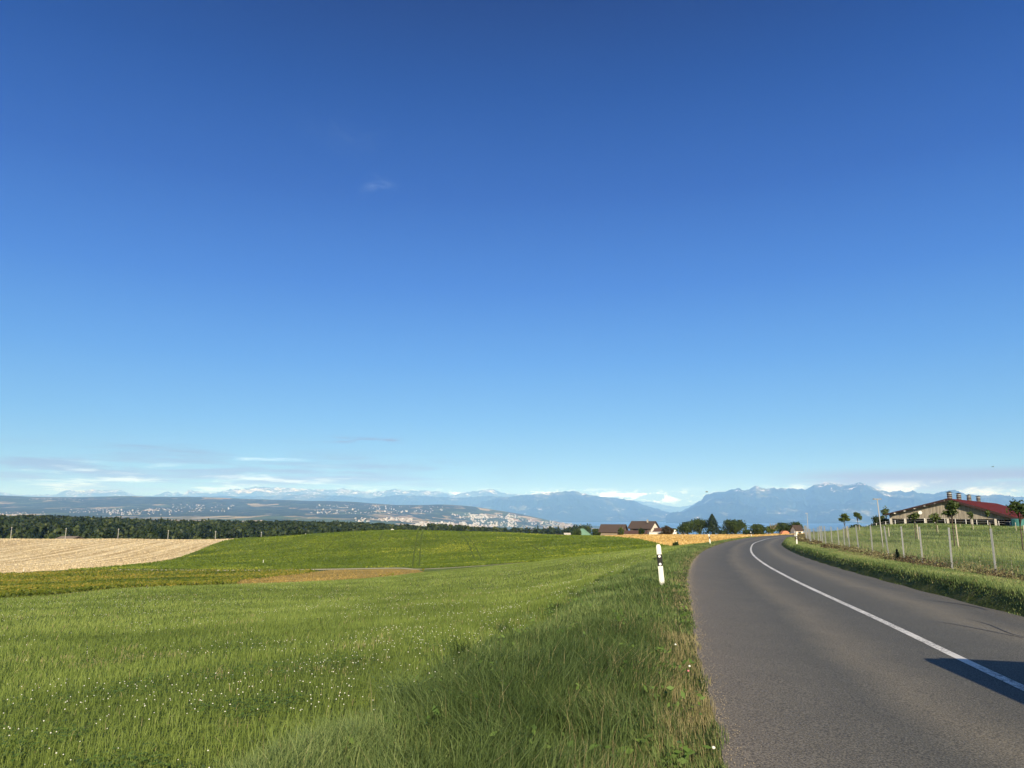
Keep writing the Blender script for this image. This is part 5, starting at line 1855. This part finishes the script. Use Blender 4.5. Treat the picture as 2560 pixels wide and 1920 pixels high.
# seedling spruce and tall pale weeds
loc = spot(2245, 31.5, 1408)
make_tree('spruce_seedling', loc, .17, .50, 'tiny dark spruce seedling among the weeds at the foot of the fence', 'seedling', 'conifer', 'needle', trunk_h=.02, n=420, leaf=.035)
for px, Y, h_, lb in ((2531, 22.6, .75, 'tall pale weed stalk standing by the nearest fence post'), (2453, 24.0, .6, 'tall pale leafy weed left of the nearest fence post')):
    loc = spot(px, Y, 1440)
    t = empty('weed', loc, 0, lb, 'weed')
    MB().tube([(0, 0, -.05), (.02, 0, h_ * .5), (0, .01, h_)], [.007, .006, .003], 5).build('stem', M['stake'], t)
    n_ = 60
    zq = rng.uniform(.1, 1, n_) * h_
    aq = rng.uniform(0, 6.28, n_)
    q = np.stack([np.cos(aq) * .07 * (1.1 - zq / h_), np.sin(aq) * .07 * (1.1 - zq / h_), zq], 1)
    v, f, tt_ = cards(q, np.full(n_, .03), rng.uniform(.5, 1, n_), aspect=.4)
    np_mesh('leaves', v, f, M['leaf_light'], t, cols=np.repeat(tt_[:, None], 3, 1))

# clover flowers and leaves in the meadow
M['clover_white'] = simple('clover_flower', (.74, .74, .66), .8, var=.12, scale=40)
x, y, d = sample_fan(62, 4, 1.25, 2.8, 70, R(-46), R(20))
lat, _q = jit_lat(x, y)
den = fbm(x / 1.9 + 2, y / 1.9 + 8, 3)
k = inside(mpoly, np.column_stack([x, y])) & (lat < -HWL - 2.3) & (rng.uniform(size=len(x)) < sst(den, .40, .70) * 1.0)
x, y, d = x[k], y[k], d[k]
z = H(x, y) + rng.uniform(.07, .12, len(x))
oc = np.array([(1, 0, 0), (0, 1, 0), (-1, 0, 0), (0, -1, 0), (0, 0, .95), (0, 0, -.7), (.72, .72, .1), (-.72, .72, .1), (-.72, -.72, .1), (.72, -.72, .1)])
of = np.array([(0, 6, 4), (6, 1, 4), (1, 7, 4), (7, 2, 4), (2, 8, 4), (8, 3, 4), (3, 9, 4), (9, 0, 4), (6, 0, 5), (1, 6, 5), (7, 1, 5), (2, 7, 5), (8, 2, 5), (3, 8, 5), (9, 3, 5), (0, 9, 5)])
rad = rng.uniform(.0040, .0072, len(x)) * np.clip((d / 9) ** .45, 1, 1.9)
v = (oc[None] * rad[:, None, None] + np.stack([x, y, z], 1)[:, None]).reshape(-1, 3)
f = (of[None] + np.arange(len(x))[:, None, None] * 10).reshape(-1, 3)
o = np_mesh('clover_flowers', v, f, M['clover_white'])
o['kind'] = 'stuff'; o['label'] = 'small white clover heads scattered through the mown meadow'
print('flowers', len(x))
x, y, d = sample_fan(900, 4, 1.6, 2.6, 14, R(-46), R(5))
lat, _q = jit_lat(x, y)
k = (lat < -HWL - 2.4) & (rng.uniform(size=len(x)) < sst(fbm(x / 1.1 + 12, y / 1.1 + 4, 3), .50, .62))
x, y = x[k], y[k]
c3_ = np.stack([x, y, H(x, y) + rng.uniform(.03, .10, len(x))], 1)
ang = rng.uniform(0, 6.28, (len(x), 1)) + np.array([[0, 2.09, 4.19]])
cc = (c3_[:, None] + np.stack([np.cos(ang) * .011, np.sin(ang) * .011, ang * 0], -1)).reshape(-1, 3)
n_ = len(cc)
a = np.stack([np.cos(ang), np.sin(ang), ang * 0 + rng.normal(0, .25, ang.shape)], -1).reshape(-1, 3)
b = np.stack([-np.sin(ang), np.cos(ang), ang * 0 + rng.normal(0, .25, ang.shape)], -1).reshape(-1, 3)
sz = rng.uniform(.008, .013, (n_, 1))
v = np.stack([cc - a * sz, cc + b * sz * .8, cc + a * sz, cc - b * sz * .8], 1).reshape(-1, 3)
ti = np.repeat(rng.uniform(0, 1, len(x)), 12)
add_stuff('clover_leaves', [(v, [np.arange(4 * n_).reshape(n_, 4)], ti)], M['clover_leaf'], 'clover leaves low in the meadow')

# the few flowers one can point at in the verge
M['pink'] = simple('pink_petal', (.55, .20, .22), .7, var=.1)
for px, py, mt, lb in ((1720, 1688, 'pink', 'single pink flower head in the dry verge beside the asphalt edge'), (1688, 1617, 'clover_white', 'pale wild flower head in the verge close to the asphalt'),
                       (1783, 1891, 'clover_white', 'white flower head low in the verge near the bottom of the road edge'), (1723, 1674, 'clover_white', 'small white flower head directly behind the pink one')):
    Y = gy(px, py + 8)
    x, y, z = P(px, py, Y * .985)
    zg = Hz(x, y)
    t = empty('wild_flower', (x, y, zg), 0, lb, 'flower')
    hh = max(.08, z - zg)
    MB().tube([(0, 0, -.02), (.004, 0, hh)], .0022, 5).build('stem', M['clover_leaf'], t)
    MB().lathe([(.002, -.008), (.009, -.004), (.013, .002), (.009, .009), (.002, .012)], 10).build('flower_head', M[mt], t, loc=(.004, 0, hh), smooth=True)

# ------------------------------------------------------------------ towns on the far slope
M['town_wall'] = simple('pale_town_walls', (.46, .45, .42), .85, var=.25, scale=.03)
M['town_roof'] = simple('town_roofs', (.30, .16, .11), .9, var=.2, scale=.05)


def town_mesh(w, d_, h, rh):
    v = [(-w / 2, -d_ / 2, -4), (w / 2, -d_ / 2, -4), (w / 2, d_ / 2, -4), (-w / 2, d_ / 2, -4), (-w / 2, -d_ / 2, h), (w / 2, -d_ / 2, h), (w / 2, d_ / 2, h), (-w / 2, d_ / 2, h), (-w / 2, 0, h + rh), (w / 2, 0, h + rh)]
    f = [(0, 1, 5, 4), (1, 2, 6, 5), (2, 3, 7, 6), (3, 0, 4, 7), (4, 5, 9, 8), (6, 7, 8, 9), (5, 6, 9), (7, 4, 8)]
    return v, f


zones = [  # px0, px1, py0, py1, count, (size lo, hi), block share, place
    (150, 300, 1273, 1283, 60, 10, 20, 0, 'the valley village at left'), (240, 430, 1272, 1288, 190, 10, 20, .03, 'the wide valley village'),
    (0, 115, 1281, 1289, 50, 10, 18, 0, 'the village above the leftmost wood'), (58, 240, 1247, 1252, 35, 12, 22, 0, 'the hamlets atop the left ridge'),
    (430, 585, 1262, 1280, 110, 10, 22, .03, 'the village above the middle wood'), (770, 950, 1262, 1286, 150, 11, 24, .06, 'the suburb above the green hill'),
    (930, 1110, 1266, 1284, 110, 11, 26, .10, 'the suburb below the small hills'), (885, 1030, 1296, 1305, 70, 14, 34, .15, 'the district above the wood end'),
    (1030, 1200, 1306, 1317, 110, 14, 36, .2, 'the district at the slope foot'), (1130, 1290, 1284, 1318, 330, 12, 30, .22, 'the upper city slope'),
    (1270, 1500, 1288, 1321, 430, 12, 30, .22, 'the city slope above the lake'), (1165, 1255, 1287, 1296, 40, 24, 44, .9, 'the top of the city')]
hv, hf4, hf3, hm4, hm3 = [], [], [], [], []
cand = []
for zi, (p0, p1, q0, q1, n_, lo, hi_, bs, plc) in enumerate(zones):
    px = rng.uniform(p0, p1, n_ * 2); py = rng.uniform(q0, q1, n_ * 2)
    cl = vnoise(px / 13, py / 5 + zi)
    kk = cl > .36
    n_ = int(n_ * (.7 if zi < 7 else 1.1))
    px, py = px[kk][:n_], py[kk][:n_]
    if zi >= 9 and zi != 11:
        kk = py > np.interp(px, [1130, 1280, 1323, 1396, 1482, 1505], [1285, 1285, 1294, 1305, 1315, 1321])
        px, py = px[kk], py[kk]
    Ys = np.linspace(4500, 15500, 240)
    a_ = (px - 1280) / FPX; b_ = (py - 960) / FPX
    ry_ = math.cos(PITCH) + b_ * math.sin(PITCH)
    X_ = (a_ / ry_)[:, None] * Ys[None]; Z_ = CAM_H + ((math.sin(PITCH) - b_ * math.cos(PITCH)) / ry_)[:, None] * Ys[None]
    T_ = far_z(X_.ravel(), np.tile(Ys, len(px))).reshape(X_.shape)
    hit = (Z_ < T_)
    for i in range(len(px)):
        if not hit[i].any(): continue
        j = int(np.argmax(hit[i]))
        blk = rng.uniform() < bs
        w = rng.uniform(lo, hi_) * (0.85 if blk else .56)
        cand.append((X_[i, j], Ys[j], T_[i, j], w, w * rng.uniform(.5, .8), (rng.uniform(10, 20) if blk else rng.uniform(4.5, 7)), (0.3 if blk else rng.uniform(2, 3.5)), rng.uniform(0, 3.14), blk, ('upper ' if py[i] < (q0 + q1) / 2 else 'lower ') + ('left' if px[i] < p0 + (p1 - p0) / 3 else 'right' if px[i] > p1 - (p1 - p0) / 3 else 'middle') + ' part of ' + plc))
cand.sort(key=lambda c_: -(c_[3] * c_[5]) / c_[1] ** 2)
nh = nb_ = 0
tm = {}
for c_ in cand:
    x, y, z, w, d_, h, rh, rz, blk, plc = c_
    if (blk and nb_ < 150) or (not blk and nh < 290):
        kind = ('b' if blk else 'h', int(w // 6))
        if kind not in tm:
            v, f = town_mesh(w, d_, h, rh)
            me = bpy.data.meshes.new('apartment_block' if blk else 'town_house')
            me.from_pydata(v, [], f)
            me.materials.append(M['town_wall']); me.materials.append(M['town_roof'] if not blk else M['town_wall'])
            me.polygons.foreach_set('material_index', [0, 0, 0, 0, 1, 1, 0, 0])
            tm[kind] = me
        o = bpy.data.objects.new('apartment_block' if blk else 'town_house', tm[kind])
        COL.objects.link(o)
        o.location = (x, y, z); o.rotation_euler = (0, 0, rz)
        if blk:
            tag(o, 'pale flat roofed block in the ' + plc, 'building', 'pale blocks in ' + plc.split(' part of ')[1]); nb_ += 1
        else:
            tag(o, 'tiny pale house in the ' + plc, 'house', 'pale houses in ' + plc.split(' part of ')[1]); nh += 1
    else:
        v, f = town_mesh(w, d_, h, rh)
        v = np.array(v)
        v = np.stack([v[:, 0] * math.cos(rz) - v[:, 1] * math.sin(rz) + x, v[:, 0] * math.sin(rz) + v[:, 1] * math.cos(rz) + y, v[:, 2] + z], 1)
        b = len(hv) * 10
        hv.append(v)
        hf4.append(np.array(f[:6]) + b); hf3.append(np.array(f[6:]) + b)
        hm4 += [0, 0, 0, 0, 1, 1]; hm3 += [0, 0]
if hv:
    o = np_mesh('town', np.vstack(hv), [np.vstack(hf4), np.vstack(hf3)], None, mats=[M['town_wall'], M['town_roof']], midx=hm4 + hm3)
    o['kind'] = 'stuff'
    o['label'] = 'smallest houses of the far city and villages'
print('houses', nh, nb_, len(hv))

# birds
for px, py, Y, lb in ((1767, 1230, 120, 'tiny dark bird flying before the left shoulder of the right mountains'), (2482, 1167, 150, 'tiny dark bird high above the right end of the barn roof')):
    x, y, z = P(px, py, Y)
    m = MB()
    m.tube([(-.22, 0, 0), (0, 0, .02), (.2, 0, .01)], [.02, .07, .03], 6)
    m.poly([(-.05, 0, .02), (.08, 0, .02), (.0, .45, .14), (-.10, .42, .14), (0, .2, .10)], [(0, 1, 4), (1, 2, 4), (2, 3, 4), (3, 0, 4)])
    m.poly([(-.05, 0, .02), (.08, 0, .02), (.0, -.45, .14), (-.10, -.42, .14), (0, -.2, .10)], [(0, 4, 1), (1, 4, 2), (2, 4, 3), (3, 4, 0)])
    tag(m.build('bird', M['steel_dark'], loc=(x, y, z)), lb, 'bird')

# ------------------------------------------------------------------ van passing just outside the picture; its shadow falls on the road
vx, vy = 5.97, 3.95
van = empty('van', (vx, vy, Hz(vx, vy)), -R(8), 'grey van passing on the right lane, seen only by its shadow', 'van')
M['van_paint'] = simple('van_paint', (.22, .23, .25), .3, var=.04, spec=.5)
prof = [(-2.35, .35), (2.55, .35), (2.65, .75), (2.45, 1.05), (1.75, 1.18), (1.25, 1.92), (.9, 2.0), (-2.2, 2.0), (-2.4, 1.6)]
# lengthwise = local y
m = MB(); m.extrude(prof, -.95, .95, axis='x')
m.build('body', M['van_paint'], van, bevel=.10)
for sx2 in (-.965, .955):
    MB().extrude([(1.55, 1.22), (1.15, 1.82), (.45, 1.85), (.45, 1.22)], sx2, sx2 + .01, axis='x').build('side_window', M['glass'], van)
    MB().extrude([(.3, 1.22), (.3, 1.85), (-2.1, 1.85), (-2.1, 1.22)], sx2, sx2 + .01, axis='x').build('side_window', M['glass'], van)
MB().poly([(-.82, 1.72, 1.25), (.82, 1.72, 1.25), (.74, 1.29, 1.89), (-.74, 1.29, 1.89), ], [(0, 1, 2, 3)]).build('windscreen', M['glass'], van, loc=(0, .03, .01))
for x in (-.86, .86):
    for y in (-1.55, 1.65):
        w = empty('wheel', (x, y, .33)); w.parent = van
        MB().tube([(-.11, 0, 0), (.11, 0, 0)], .33, 22).build('tyre', M['rubber'], w)
        MB().tube([(-.12, 0, 0), (.12, 0, 0)], .19, 16).build('rim', M['galv'], w)
    MB().box((x * .85, 2.62, .78), (.34, .06, .16)).build('headlight', M['reflector'], van, bevel=.02)
    MB().box((x * 1.25, 1.35, 1.25), (.18, .10, .22)).build('mirror', M['rubber'], van, bevel=.02)
